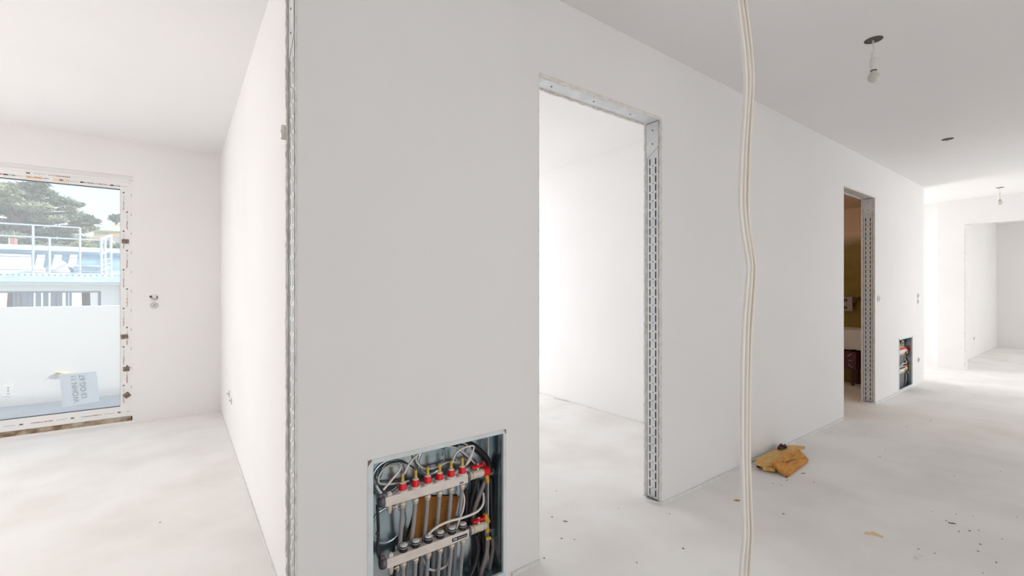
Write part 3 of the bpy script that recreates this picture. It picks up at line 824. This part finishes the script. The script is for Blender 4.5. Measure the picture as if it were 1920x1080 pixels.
VB = .048                     # depth of the two bars behind the wall face
def bar(zl, zr_, name, hgt):
    a, c = mz(*zl, VB - .018), mz(*zr_, VB - .018)
    z = (a.z + c.z) / 2
    mb = MB().box((a.x, VB - .018, z - hgt / 2), (c.x, VB + .018, z + hgt / 2))
    cpart(mb, name, 'bar', cab, .004)
    return a.x, c.x, z
BH = .036
ax, cx_, zb1 = bar((190, 585), (750, 425), 'supply_bar', BH)
ax2, cx2, zb2 = bar((200, 1003), (757, 797), 'return_bar', BH)
fm_x = [mz(zx, zy, VB).x for zx, zy in ((305, 495), (393, 470), (475, 446), (555, 424), (633, 400), (708, 378))]
kn_x = [mz(zx, zy, VB).x for zx, zy in ((312, 905), (395, 875), (480, 845), (560, 815), (638, 785), (712, 755))]
for i, x in enumerate(fm_x):
    z = zb1 + BH / 2
    f = cpart(MB().lathe((x, VB, z + .004), (0, 0, 1), [(0, .0155), (.001, .0155), (.003, .0148), (.024, .0148), (.026, .013)], 18), 'flow_meter', 'red')
    cpart(MB().lathe((x, VB, z), (0, 0, 1), [(0, .0195), (.0035, .0198), (.0055, .0180), (.006, .014)], 18), 'base_ring', 'white', f)
    cpart(MB().lathe((x, VB, z + .030), (0, 0, 1), [(0, .0125), (.003, .0115), (.005, .009)], 18), 'top_ring', 'white', f)
    cpart(MB().lathe((x, VB, z + .032), (0, 0, 1), [(0, .0068), (.014, .0068), (.015, .0055), (.018, .0055), (.019, .0068), (.032, .0066), (.034, .003)], 12), 'scale_tube', 'brass', f)
    cpart(MB().lathe((x, VB, z + .032), (0, 0, 1), [(0, .0085), (.036, .0085), (.042, .0065), (.044, .001)], 12), 'sight_glass', 'clear', f)
for i, x in enumerate(kn_x):
    z = zb2 + BH / 2
    f = cpart(MB().lathe((x, VB, z), (0, 0, 1), [(0, .0155), (.003, .0165), (.015, .0165), (.016, .0158), (.0205, .0158), (.0215, .014)], 20), 'valve_cap', 'black')
    cpart(MB().lathe((x, VB, z + .0205), (0, 0, 1), [(0, .0148), (.004, .0148), (.006, .0135), (.0065, .001)], 20), 'cap_top', 'white', f)
    cpart(MB().lathe((x, VB, z + .0145), (0, 0, 1), [(0, .0172), (.0015, .0172)], 20), 'cap_ring', 'paleprint', f)
# outlets under the bars with grey pipes
def outlet(x, z, tx, tz, v0, v1, mat='pipe'):
    o = cpart(MB().lathe((x, v0, z), (0, 0, -1), [(0, .0095), (.006, .0095), (.006, .0125), (.018, .0125), (.019, .0105), (.026, .0100)], 12), 'outlet_nut', 'nut')
    p = MB().tube([(x, v0, z - .02), (x + (tx - x) * .2, v0 + (v1 - v0) * .35, z + (tz - z) * .3), (x + (tx - x) * .6, v1, z + (tz - z) * .65), (tx, v1, tz)], .0082, 10, 6)
    cpart(p, 'pipe', mat, cab)
for i, x in enumerate(fm_x):
    outlet(x, zb1 - BH / 2, x + (-.004, -.022, -.012, -.008, -.010, -.016)[i], .016, VB, .088)
for i, x in enumerate(kn_x):
    outlet(x - .001, zb2 - BH / 2, x + (.0, -.006, -.012, -.014, -.018, -.012)[i], .016, VB, .052)
# end caps: drain clamps, bleed screws
for (x0, zb) in ((ax, zb1), (ax2, zb2)):
    c = cpart(MB().lathe((x0 + .001, VB, zb), (-1, 0, 0), [(0, .017), (.004, .021), (.016, .021), (.017, .018), (.022, .018), (.023, .012)], 20), 'end_cap', 'clamp')
    cpart(MB().box((x0 - .019, VB - .008, zb + .018), (x0 - .004, VB + .004, zb + .028)), 'clamp_lug', 'clamp', c)
    b_ = cpart(MB().lathe((x0 + .020, VB - .004, zb + BH / 2), (0, 0, 1), [(0, .009), (.009, .009), (.010, .006), (.013, .006)], 6, False), 'bleed_screw', 'white')
    d_ = cpart(MB().lathe((x0 + .022, VB, zb - BH / 2), (0, 0, -1), [(0, .010), (.024, .010), (.026, .007), (.032, .007)], 12), 'drain_stub', 'ivory')
    cpart(MB().tube([(x0 + .034, VB - .006, zb - BH / 2 - .016), (x0 + .047, VB - .01, zb - BH / 2 - .010), (x0 + .045, VB - .01, zb - BH / 2 - .026)], .004, 8, 4), 'drain_key', 'nut', d_)
# ball valves on the right with red wing handles
for i, (x0, zb, shift) in enumerate(((cx_, zb1, .0), (cx2, zb2, .006))):
    cpart(MB().lathe((x0, VB, zb + .001), (1, 0, 0), [(0, .019), (.003, .0215), (.008, .0215), (.009, .018)], 20), 'bar_clamp', 'clamp')
    v = cpart(MB().lathe((x0 + .008, VB, zb + .001), (1, 0, 0), [(0, .0145), (.006, .0145), (.006, .0185), (.014, .0185), (.014, .0145), (.020, .0145), (.020, .0185), (.030, .0185), (.032, .0165), (.056, .0185), (.066, .0185), (.068, .0165), (.078 + shift, .016)], 16), 'ball_valve', 'ivory')
    hx = x0 + .056
    cpart(MB().lathe((hx, VB, zb + .018), (0, 0, 1), [(0, .006), (.014, .006)], 10), 'stem', 'ivory', v)
    hz = zb + .028
    wing = MB()
    for sgn in (1, -1):
        wing.prism([(hx + sgn * .003, VB - .010, hz + .005), (hx + sgn * .016, VB - .009, hz - .001), (hx + sgn * .030, VB - .008, hz + .007 * (1.6 if sgn > 0 else .2)), (hx + sgn * .032, VB + .006, hz + .007 * (1.6 if sgn > 0 else .2)), (hx + sgn * .016, VB + .009, hz - .001), (hx + sgn * .003, VB + .010, hz + .005)], (0, 0, .0085))
    wing.lathe((hx, VB, hz), (0, 0, 1), [(0, .009), (.010, .009)], 12)
    h = cpart(wing, 'wing_handle', 'red', v)
    cpart(MB().lathe((hx, VB, hz + .010), (0, 0, 1), [(0, .0055), (.004, .005), (.005, .002)], 6), 'handle_screw', 'white', v)
    if i == 0:
        rb_ = MB(); prof = []
        for k in range(12): prof += [(k * .0025, .0205), (k * .0025 + .0012, .0188)]
        rb_.lathe((x0 + .082, VB + .002, zb + .002), (1, 0, -.05), prof, 18)
        cpart(rb_, 'ribbed_cap', 'red', cab)
        cpart(MB().tube([(x0 + .098, VB, zb - .012), (x0 + .100, VB - .006, zb - .026), (x0 + .104, VB - .006, zb - .046)], .011, 10, 5, radii=lambda i, n: .0115 * (1 - .35 * i / n)), 'yellow_end', 'gold', cab)
    else:
        cpart(MB().tube([(x0 + .088, VB + .002, zb + .048), (x0 + .094, VB, zb + .032), (x0 + .101, VB, zb + .010)], .012, 10, 5, radii=lambda i, n: .009 + .005 * i / n), 'yellow_end', 'gold', cab)
        cpart(MB().tube([(x0 + .090, VB, zb - .002), (x0 + .098, VB, zb - .018), (x0 + .099, VB, zb - .032)], .010, 10, 5), 'brass_elbow', 'gold', cab)
        wn2 = MB().lathe((x0 + .098, VB - .012, zb - .050), (0, -1, 0), [(0, .006), (.012, .006)], 10); wn2.box((x0 + .084, VB - .02, zb - .056), (x0 + .093, VB - .016, zb - .043))
        cpart(wn2, 'wing_nut', 'brass', cab)
# brown card with marks behind the pipes
k0, k1, k2, k3 = (mz(*q, .098) for q in ((335, 840), (640, 770), (690, 540), (425, 545)))
card = cpart(MB().prism([k0, k1, k2, k3], (0, .003, 0)), 'card', 'card')
mk = MB()
for row in range(8):
    for col in range(5):
        if random.random() < .28: continue
        u, v = .50 + col * .10 + random.uniform(-.02, .02), .16 + row * .095
        c = k0 + (k1 - k0) * u + (k3 - k0) * v
        for _ in range(3):
            dx, dz = random.uniform(-.005, .005), random.uniform(-.004, .004)
            a = c + Vector((dx, -.0006, dz)); e = Vector((random.uniform(-.004, .004), 0, random.uniform(-.004, .004)))
            pn = Vector((e.z, 0, -e.x)).normalized() * .0007
            mk.add([a - e - pn, a + e - pn, a + e + pn, a - e + pn], [(0, 1, 2, 3)])
o = cpart(mk, 'handwriting', 'ink', card); o['kind'] = 'stuff'
# label on the return bar, tiny print on the supply bar
l0, l1 = mz(640, 850, VB - .019), mz(742, 812, VB - .019)
lb = cpart(MB().box((l0.x, VB - .0188, zb2 - .008), (l1.x, VB - .018, zb2 + .006)), 'bar_label', 'black')
for k in range(11):
    xk = l0.x + (l1.x - l0.x) * (.09 + k * .08)
    if k == 3: continue
    cpart(MB().box((xk, VB - .0192, zb2 - .004), (xk + (.0045 if k < 3 else .0025), VB - .0188, zb2 + (.003 if k < 3 else .0005))), 'label_print', 'paleprint', lb)
cpart(MB().box((mz(690, 442, VB - .018).x, VB - .0185, zb1 - .012), (mz(716, 436, VB - .018).x, VB - .018, zb1 - .006)), 'bar_stamp', 'blueprint')
# milky tubes: loops at the top and the drain hose in the middle
def zt(name, pts, r, mat):
    cpart(MB().tube([mz(a, b_, v) for a, b_, v in pts], r, 8, 7), name, mat)
zt('milky_tube', [(175, 500, .03), (250, 410, .035), (290, 345, .05), (205, 340, .085), (150, 400, .09), (150, 455, .088), (230, 460, .085), (350, 440, .085)], .0042, 'tube')
zt('milky_tube', [(315, 395, .05), (360, 310, .06), (440, 240, .075), (545, 205, .085), (660, 215, .09), (740, 270, .09), (800, 330, .085)], .0042, 'tube')
zt('milky_tube', [(395, 255, .09), (400, 310, .09), (450, 355, .085), (520, 350, .085), (620, 310, .09), (690, 320, .09)], .0040, 'tube')
zt('milky_tube', [(640, 320, .06), (665, 255, .06), (720, 215, .06), (785, 205, .062), (770, 260, .06), (735, 330, .058)], .0042, 'tube')
zt('milky_tube', [(560, 205, .09), (650, 175, .085), (730, 190, .08), (775, 240, .08), (760, 300, .075), (730, 335, .06)], .0040, 'tube')
zt('milky_tube', [(480, 800, .045), (530, 755, .035), (610, 715, .03), (720, 685, .03), (810, 645, .032), (850, 590, .045), (850, 520, .07)], .0050, 'tube')
zt('milky_tube', [(705, 500, .085), (722, 560, .07), (712, 640, .06), (690, 695, .05), (670, 760, .06)], .0042, 'tube')
zt('milky_tube', [(440, 960, .085), (480, 1030, .08), (540, 1040, .078), (600, 1010, .08), (620, 960, .085)], .0048, 'tube')
zt('dark_wire', [(150, 420, .095), (200, 330, .097), (300, 310, .097), (380, 350, .097)], .003, 'hose')
zt('dark_wire', [(430, 240, .097), (560, 190, .098), (680, 200, .098)], .006, 'hose')
# black conduits on the right
def conduit(pts, r, mat='hose'):
    P = catmull([mz(a, b_, v) for a, b_, v in pts], 40)
    # even steps, ridge every second ring
    L = [0]
    for i in range(1, len(P)): L.append(L[-1] + (P[i] - P[i - 1]).length)
    step = .0030; out = []; j = 0; s = 0
    while s < L[-1]:
        while L[j + 1] < s: j += 1
        t = (s - L[j]) / max(L[j + 1] - L[j], 1e-9); out.append(P[j].lerp(P[j + 1], t)); s += step
    cpart(MB().tube(out, r, 10, 1, radii=lambda i, n: r if i % 2 else r * .74), 'conduit', mat)
conduit([(560, 200, .097), (690, 178, .09), (770, 195, .088), (830, 240, .088), (880, 300, .09), (895, 380, .092)], .0135)
conduit([(880, 390, .07), (850, 470, .06), (815, 560, .06), (785, 650, .075), (780, 760, .092)], .0105, 'ridge')
conduit([(820, 380, .094), (800, 460, .092), (775, 560, .094), (760, 660, .094), (760, 800, .094)], .0105)
conduit([(870, 780, .06), (878, 860, .055), (865, 960, .05), (835, 1060, .055), (820, 1140, .06)], .0115, 'ridge')
conduit([(800, 800, .09), (815, 900, .085), (795, 1000, .08), (760, 1090, .075), (740, 1160, .075)], .0115)
conduit([(910, 820, .088), (915, 900, .085), (895, 1010, .08), (880, 1110, .08), (870, 1200, .08)], .0105, 'ridge')
conduit([(900, 420, .095), (900, 520, .095), (905, 640, .096), (910, 760, .096)], .012)
for pts_, r_ in (([(945, 330, .097), (940, 500, .098), (950, 700, .098), (940, 900, .098), (945, 1150, .098)], .010), ([(850, 440, .1), (845, 700, .1), (850, 900, .1), (845, 1150, .1)], .011), ([(790, 430, .1), (800, 640, .1), (795, 860, .1), (800, 1150, .1)], .012)):
    cpart(MB().tube([mz(*q) for q in pts_], r_, 10, 6), 'dark_fill_tube', 'black')  # added black tubes standing in for the dark shade at the right
conduit([(735, 500, .094), (735, 640, .096), (730, 760, .096)], .011)
# cable ties and clips on the dark left side
zt('clip', [(128, 470, .04), (140, 495, .04), (160, 520, .045)], .005, 'steel')
zt('clip', [(125, 790, .04), (148, 797, .035)], .006, 'black')
zt('dark_wire', [(135, 600, .06), (140, 700, .06), (142, 800, .06), (135, 900, .06), (150, 960, .06)], .006, 'hose')
zt('tie', [(915, 175, .1), (940, 155, .1), (955, 185, .1), (945, 240, .1)], .0012, 'black')

cab2 = copy_tree(cab)
cab2.location = (N1, D0, 0)
cab2['label'] = 'open heating manifold cabinet in the wall beyond the dark doorway'

# ------------------------------------------------------------------ ceiling lamps and outlets
def lamp(px, py, drop, label, scale=1.0, full=True):
    c = W(px, py, z=H)
    t = thing('bulb_pendant', c, label, 'lamp', 'bare bulbs on the hall ceiling')
    r = .040 * scale
    MB().lathe((0, 0, 0), (0, 0, -1), [(0, r), (.0015, r), (.0016, r * .8)], 24).build('ceiling_cup', 'dark', t)
    k = drop / .235
    MB().tube([(0, .004, 0), (-.004, .002, -.03 * k), (.006, 0, -.055 * k), (.004, 0, -.085 * k)], .0028, 8, 5).build('wire', 'white', t)
    MB().tube([(.014, 0, 0), (.006, .003, -.02 * k), (.006, 0, -.055 * k)], .0025, 8, 5).build('wire', 'white', t)
    MB().box((-.022, -.009, -.108 * k), (.012, .009, -.074 * k)).build('terminal_block', 'white', t, .003)
    MB().lathe((0, 0, -.100 * k), (0, 0, -1), [(0, .010), (.004, .017), (.042 * k, .0175), (.062 * k, .0150), (.066 * k, .0145)], 18).build('socket', 'white', t)
    MB().lathe((0, 0, -.166 * k), (0, 0, -1), [(0, .0145), (.006, .0145), (.007, .012)], 18).build('socket_ring', 'dark', t)
    R = .0275
    MB().lathe((0, 0, -.171 * k), (0, 0, -1), [(0, .0125), (.008, .014), (.020, R * .85), (.032, R), (.044, R * .93), (.054, R * .65), (.060, R * .3), (.0615, .001)], 20).build('bulb', 'bulb', t)
    return t
lamp(1638, 75, .235, 'bare bulb pendant hanging nearest on the hall ceiling', 1.05)
lamp(1875, 352, .235, 'small bare bulb hanging far away before the wide opening', 1.0)
c = W(1777, 261, z=H)
oc = thing('ceiling_outlet', c, 'open dark ceiling outlet without a bulb between the two lamps', 'ceiling outlet')
MB().lathe((0, 0, 0), (0, 0, -1), [(0, .042), (.0015, .042), (.0016, .030)], 24).build('cup', 'dark', oc)
MB().tube([(0, 0, 0), (.004, 0, -.01), (.012, .004, -.014), (.018, 0, -.004)], .003, 8, 5).build('wire', 'copper', oc)

# cable bundle hanging through the hall
cb = thing('hanging_cable', W(1392, 1357, z=0), 'cream cable bundle hanging from the ceiling to the floor across the hall', 'cable')
path = [(1372, -330), (1378, -200), (1385, -60), (1389, 0), (1394, 40), (1401, 100), (1404, 150), (1402, 200), (1398, 260), (1395, 330), (1394, 380), (1397, 425), (1404, 470), (1408, 500), (1406, 540), (1402, 590), (1399, 650), (1397, 760), (1397, 860), (1400, 960), (1401, 1000), (1397, 1060), (1394, 1120), (1392, 1240), (1392, 1345)]
for i, (dx, dd, r, mt) in enumerate(((-6.2, 0, .0062, 'cable2'), (1.5, .008, .0058, 'cable'), (8.0, .004, .0056, 'cable'))):
    D_ = .655 + dd
    pts = []
    for j, (px, py) in enumerate(path):
        wob = math.sin(j * 1.1 + i * 2) * .5
        p = W(px + dx + wob, py, D=D_); p.z = min(max(p.z, r), H)
        pts.append(p - cb.location)
    MB().tube(pts, r, 10, 5).build('cable', mt, cb)

# added bulb, out of view, placed to brighten the dark room
LR = Vector((5.2, 3.2, 2.305))
rl = thing('bulb_pendant', LR, 'added unseen bulb that brightens the dark room', 'lamp')
MB().tube([(0, 0, 0), (.003, 0, -.06), (0, 0, -.12)], .003, 8, 4).build('wire', 'white', rl)
MB().lathe((0, 0, -.11), (0, 0, -1), [(0, .010), (.004, .017), (.05, .016)], 16).build('socket', 'white', rl)
MB().lathe((0, 0, -.16), (0, 0, -1), [(0, .0125), (.008, .014), (.020, .023), (.032, .0275), (.044, .0255), (.054, .018), (.060, .008), (.0615, .001)], 16).build('bulb', 'clear', rl)
ld = bpy.data.lights.new('fill_bulb_light', 'POINT'); ld.energy = 9; ld.color = (1.0, 0.84, 0.70); ld.shadow_soft_size = .03
lo_ = bpy.data.objects.new('fill_bulb_light', ld); C.objects.link(lo_); lo_.location = LR + Vector((0, 0, -.25))

# ------------------------------------------------------------------ open socket boxes
def socket_box(p, axis, label, cat='socket box', r=.034, depth=.012, wires=2, group=None, dark='dark'):
    """open round back box in a wall; axis points into the room"""
    ax_ = Vector(axis)
    t = thing('socket_box', p, label, cat, group)
    side = Vector((ax_.y, -ax_.x, 0))
    MB().lathe((0, 0, 0), ax_, [(0, r), (.003, r), (.004, r * .88), (.002, r * .86)], 20).build('rim', 'paleprint', t)
    MB().lathe((0, 0, 0), ax_, [(0, r * .86), (.0018, r * .86)], 20).build('recess', dark, t)
    for k in range(wires):
        a = random.uniform(-.6, .6)
        q = [side * (r * .5 * (k - .5)) + Vector((0, 0, -r * .3)), ax_ * .012 + Vector((0, 0, r * .1 * k)) + side * (r * .2 * a), ax_ * .014 + side * (r * .45 * (1 - k)) + Vector((0, 0, r * .35))]
        MB().tube(q, .003, 6, 5).build('wire', ('white', 'copper', 'cable')[k % 3], t)
    return t
socket_box(W(289, 573, D=D1 - .001), (0, -1, 0), 'lower open socket box with wires beside the balcony window', r=.032, wires=3)
sb = thing('plastered_socket', W(288.5, 559, D=D1 - .001), 'upper half-plastered socket box beside the balcony window', 'socket box')
MB().lathe((0, 0, 0), (0, -1, 0), [(0, .034), (.002, .033), (.003, .028)], 18).build('plaster_patch', 'filler', sb)
MB().lathe((-.022, -.0025, .012), (0, -1, 0), [(0, .012), (.002, .010)], 9).build('opening', 'dark', sb)
MB().tube([(.020, -.003, .020), (.026, -.006, .006), (.018, -.004, -.012)], .0035, 6, 5).build('wire', 'dark', sb)
MB().tube([(-.018, -.004, .0), (0, -.010, -.006), (.012, -.008, -.02)], .003, 6, 5).build('wire', 'copper', sb)
socket_box(W(430, 739, s=B_LEFT - .001), (-1, 0, 0), 'upper of two small socket boxes low on the left room side wall', wires=2, r=.030)
socket_box(W(434, 752, s=B_LEFT - .001), (-1, 0, 0), 'lower of two small socket boxes low on the left room side wall', wires=2, r=.030)
socket_box(W(1647, 560, D=D0 - .001), (0, -1, 0), 'open socket box beside the dark doorway jamb', wires=1, dark='filler')
socket_box(W(1721, 555, D=D0 - .001), (0, -1, 0), 'upper of two stacked socket boxes near the far end of the hall wall', wires=2, dark='filler')
socket_box(W(1721, 566, D=D0 - .001), (0, -1, 0), 'lower of two stacked socket boxes near the far end of the hall wall', wires=1, dark='filler')
socket_box(W(1722, 675, D=D0 - .001), (0, -1, 0), 'low socket box right of the far manifold cabinet', wires=2, dark='filler')
socket_box(W(1826, 635, D=D_END - .001), (0, -1, 0), 'single socket box in the room beyond the wide opening', wires=1)

# ------------------------------------------------------------------ what shows in the dark room
XW = 7.15
oz = 1.90
coat = struct(MB().box((XW - .004, YB + .01, .0), (XW, 4.19, 2.3)).build('trim_3', 'olive'), 'board lining with a rolled-on olive coating in the dark room')
def dz(py): return W(1600, py, s=XW).z
gb = thing('mounting_box', (XW, 2.12, dz(570)), 'grey box with dark openings on the olive wall of the dark room', 'box')
child(MB().box((XW - .09, 2.085, dz(583)), (XW - .004, 2.45, dz(557))), 'body', 'greybox', gb)
for y in (2.14, 2.22, 2.31):
    for pz in (563, 577):
        child(MB().box((XW - .093, y, dz(pz + 3)), (XW - .089, y + .045, dz(pz - 3))), 'opening', 'dark', gb)
child(MB().tube([(XW - .05, 2.085, dz(575)), (XW - .08, 2.05, dz(565)), (XW - .06, 2.02, dz(558)), (XW - .03, 2.0, dz(566))], .012, 8, 5), 'cable', 'maroon', gb)
wbk = MB(); n_ = 12
verts = []
for i in range(n_ + 1):
    y = 1.95 + .55 * i / n_
    verts += [(XW - .16, y, dz(653.5) + random.uniform(-.004, .008)), (XW - .17 + random.uniform(-.006, .006), y, dz(618) + random.uniform(-.015, .012)), (XW - .006, y, dz(614)), (XW - .006, y, dz(654))]
wbk.add(verts, [(i * 4 + k, i * 4 + (k + 1) % 4, (i + 1) * 4 + (k + 1) % 4, (i + 1) * 4 + k) for i in range(n_) for k in range(4)] + [(3, 2, 1, 0), (n_ * 4, n_ * 4 + 1, n_ * 4 + 2, n_ * 4 + 3)])
tag(wbk.build('white_bundle', 'white'), 'white wrapped bundle on the dark case in the dark room', 'bundle')
cs = thing('tool_case', (XW - .15, 2.2, 0), 'dark purple-striped case on legs under the white bundle in the dark room', 'case')
child(MB().box((XW - .24, 2.0, dz(688)), (XW - .01, 2.5, dz(657))), 'body', 'maroon', cs)
for k in range(5):
    child(MB().box((XW - .248, 2.13 + k * .026, dz(686)), (XW - .24, 2.144 + k * .026, dz(659))), 'stripe', 'purple', cs)
for k, (a, c) in enumerate(((2.09, 666), (2.085, 672), (2.08, 679))):
    child(MB().tube([(XW - .243, a, dz(c)), (XW - .25, a - .02, dz(c - 3 + 3 * k)), (XW - .243, a - .045, dz(c - 6 + 6 * k))], .004, 6, 4), 'cord', 'paleprint', cs)
for y in (2.03, 2.44):
    for x in (XW - .22, XW - .05): child(MB().box((x, y, 0), (x + .03, y + .03, dz(688))), 'leg', 'maroon', cs)

# ------------------------------------------------------------------ on the floor
def zp(zx, zy, z): return W(1400 + zx / 12, 815 + zy / 12, z=z)
pl = MB().prism([zp(195, 555, .048), zp(660, 322, .048), zp(905, 232, .048), zp(1300, 258, .048), zp(1312, 292, .048), zp(1080, 348, .048), zp(585, 612, .048), zp(560, 700, .046), zp(355, 690, .046), zp(200, 655, .046)], (0, 0, -.011))
tag(pl.build('board_piece', 'plank', None), 'pale wooden board piece lying uppermost at the back of the floor pile', 'board', 'broken boards on the hall floor')
p2_ = MB().prism([zp(578, 615, .082), zp(1085, 352, .082), zp(1190, 345, .08), zp(1400, 565, .026), zp(1385, 590, .022), zp(935, 925, .015), zp(800, 850, .03)], (-.004, .004, -.013))
b2o = tag(p2_.build('board_piece', 'plank2', None), 'orange wooden board piece tilted at the front of the floor pile', 'board', 'broken boards on the hall floor')
ck = MB()
for a, c in (((700, 670), (830, 605)), ((880, 630), (1100, 555))):
    q0, q1 = zp(*a, .062), zp(*c, .064)
    ck.tube([q0, (q0 + q1) / 2 + Vector((.003, .002, .001)), q1], .0022, 5, 3)
ck.build('crack', 'scrap', b2o)
p3_ = MB().prism([zp(360, 692, .034), zp(480, 580, .034), zp(900, 430, .036), zp(930, 500, .036), zp(690, 690, .036), zp(640, 770, .034), zp(365, 742, .034)], (0, 0, -.02))
tag(p3_.build('board_piece', 'plank', None), 'wooden board piece lying lowest under the floor pile', 'board', 'broken boards on the hall floor')
for (a, c, e, lab) in (((225, 690), (300, 705), (310, 740), 'dark splinter sticking out at the left end of the floor pile'), ((830, 880), (905, 880), (912, 940), 'dark splinter under the front corner of the floor pile')):
    sp = MB().prism([zp(*a, .012), zp(*c, .012), zp(*e, .012)], (0, 0, -.012))
    tag(sp.build('splinter', 'scrap'), lab, 'splinter')
scp = MB(); base = [(690, 290), (740, 215), (790, 195), (815, 235), (860, 205), (905, 265), (850, 285), (760, 305)]
scp.prism([zp(x, y, .061 + (.012 if i % 2 else .0)) for i, (x, y) in enumerate(base)], (0, 0, -.0115))
scp.prism([zp(720, 285, .066), zp(785, 205, .09), zp(800, 280, .071)], (.006, .006, -.008)); scp.prism([zp(800, 290, .066), zp(850, 215, .086), zp(890, 275, .07)], (.006, .006, -.008))
tag(scp.build('torn_scrap', 'scrap'), 'torn dark scrap lying on top of the floor pile', 'scrap')

def floor_chip(px, py, L, Wd, hgt, rot, mat, name, label, cat, group=None, curl=0):
    c = W(px, py, z=0); mb = MB(); n_ = 5
    verts = []
    for i in range(n_ + 1):
        u = i / n_ - .5; w2 = Wd * (.35 + .65 * math.sin(math.pi * (i + .6) / (n_ + 1.2))) / 2
        x, y = u * L, curl * math.cos(math.pi * u * 1.6)
        for sgn, z in ((-1, 0), (1, 0), (1, hgt * (.7 + .3 * math.cos(i * 2))), (-1, hgt)):
            X, Y = x, y + sgn * w2
            verts.append((c.x + X * math.cos(rot) - Y * math.sin(rot), c.y + X * math.sin(rot) + Y * math.cos(rot), z))
    mb.add(verts, [(i * 4 + k, i * 4 + (k + 1) % 4, (i + 1) * 4 + (k + 1) % 4, (i + 1) * 4 + k) for i in range(n_) for k in range(4)] + [(3, 2, 1, 0), (n_ * 4, n_ * 4 + 1, n_ * 4 + 2, n_ * 4 + 3)])
    return tag(mb.build(name, mat, None, 0, c), label, cat, group)
floor_chip(1382, 939, .032, .014, .006, -.6, 'plank2', 'wood_chip', 'small brown wood chip beside the hanging cable', 'wood chip')
floor_chip(1638, 1003, .070, .030, .006, -1.1, 'chip', 'wood_shaving', 'cream curled shaving on the hall floor', 'shaving', None, .008)
floor_chip(1728, 1046, .07, .026, .009, -.4, 'white', 'plaster_flake', 'white plaster flake on the hall floor right of the cream shaving', 'flake')
floor_chip(1506, 888, .030, .006, .003, -.5, 'crumb', 'splinter', 'thin dark splinter just right of the board pile', 'splinter')
floor_chip(1785, 982, .030, .008, .005, -1.0, 'crumb', 'splinter', 'dark splinter among the crumbs at the right', 'splinter')
floor_chip(1060, 978, .022, .006, .004, -.9, 'crumb', 'splinter', 'grey splinter on the floor inside the tall doorway', 'splinter')
crumbs = [(1476, 901), (1465, 910), (1449, 907), (1526, 905), (1469, 964), (1650, 857), (1876, 884), (1789, 893), (1793, 965), (1824, 968), (1798, 997), (1818, 996), (1835, 995), (1879, 1011), (1834, 1034), (1838, 1021), (1868, 1055), (1843, 1075), (1753, 1038), (1393, 979), (1748, 960), (1907, 970), (1774, 977),
          (1255, 964), (1043, 921), (1077, 1012), (1053, 1010), (1281, 1029), (1194, 1055), (1160, 954), (1035, 970), (1020, 1047), (1680, 820), (1700, 800), (1745, 790), (1620, 815), (1660, 843), (1158, 777), (1185, 787), (455, 880), (300, 980), (1722, 1030)]
def where(px, py):
    if px < 600: return 'in the left room'
    if px < 1240: return 'in and before the tall doorway'
    if px < 1540 and py < 990: return 'beside the board pile'
    if py < 870: return 'before the dark doorway'
    return 'at the lower right'
for (px, py) in crumbs:
    s_ = random.uniform(.005, .010)
    floor_chip(px, py, s_, s_ * .6, s_ * .3, random.uniform(0, 3), 'crumb', 'crumb', 'tiny dark crumb on the pale floor ' + where(px, py), 'crumb', 'crumbs on the floor ' + where(px, py))
# short dark cord at the foot of the second room wall
cd_ = MB(); cd_.tube([W(1038, 747, z=.004), W(1062, 752, z=.004), W(1085, 757, z=.004), W(1108, 765, z=.004)], .004, 6, 4)
tag(cd_.build('cord', 'paleprint'), 'thin grey cord lying at the wall foot beyond the tall doorway', 'cord')
# mesh tape tag and plaster crumb sticking out of the left jamb
q = W(531, 247, D=YB + .002)
tpz = MB()
for k in range(8):
    z = q.z + .020 - k * .0065
    tpz.box((A0 - .002, YB + .0, z - .0022), (A0 + .004 - .026 + random.uniform(-.003, .003), YB + .003, z + .0022))
for k in range(4): tpz.box((A0 - .004 - k * .005, YB + .0005, q.z - .028), (A0 - .0025 - k * .005, YB + .0025, q.z + .022))
tag(tpz.build('joint_tape', 'filler'), 'frayed joint tape sticking out of the left doorway jamb', 'tape')
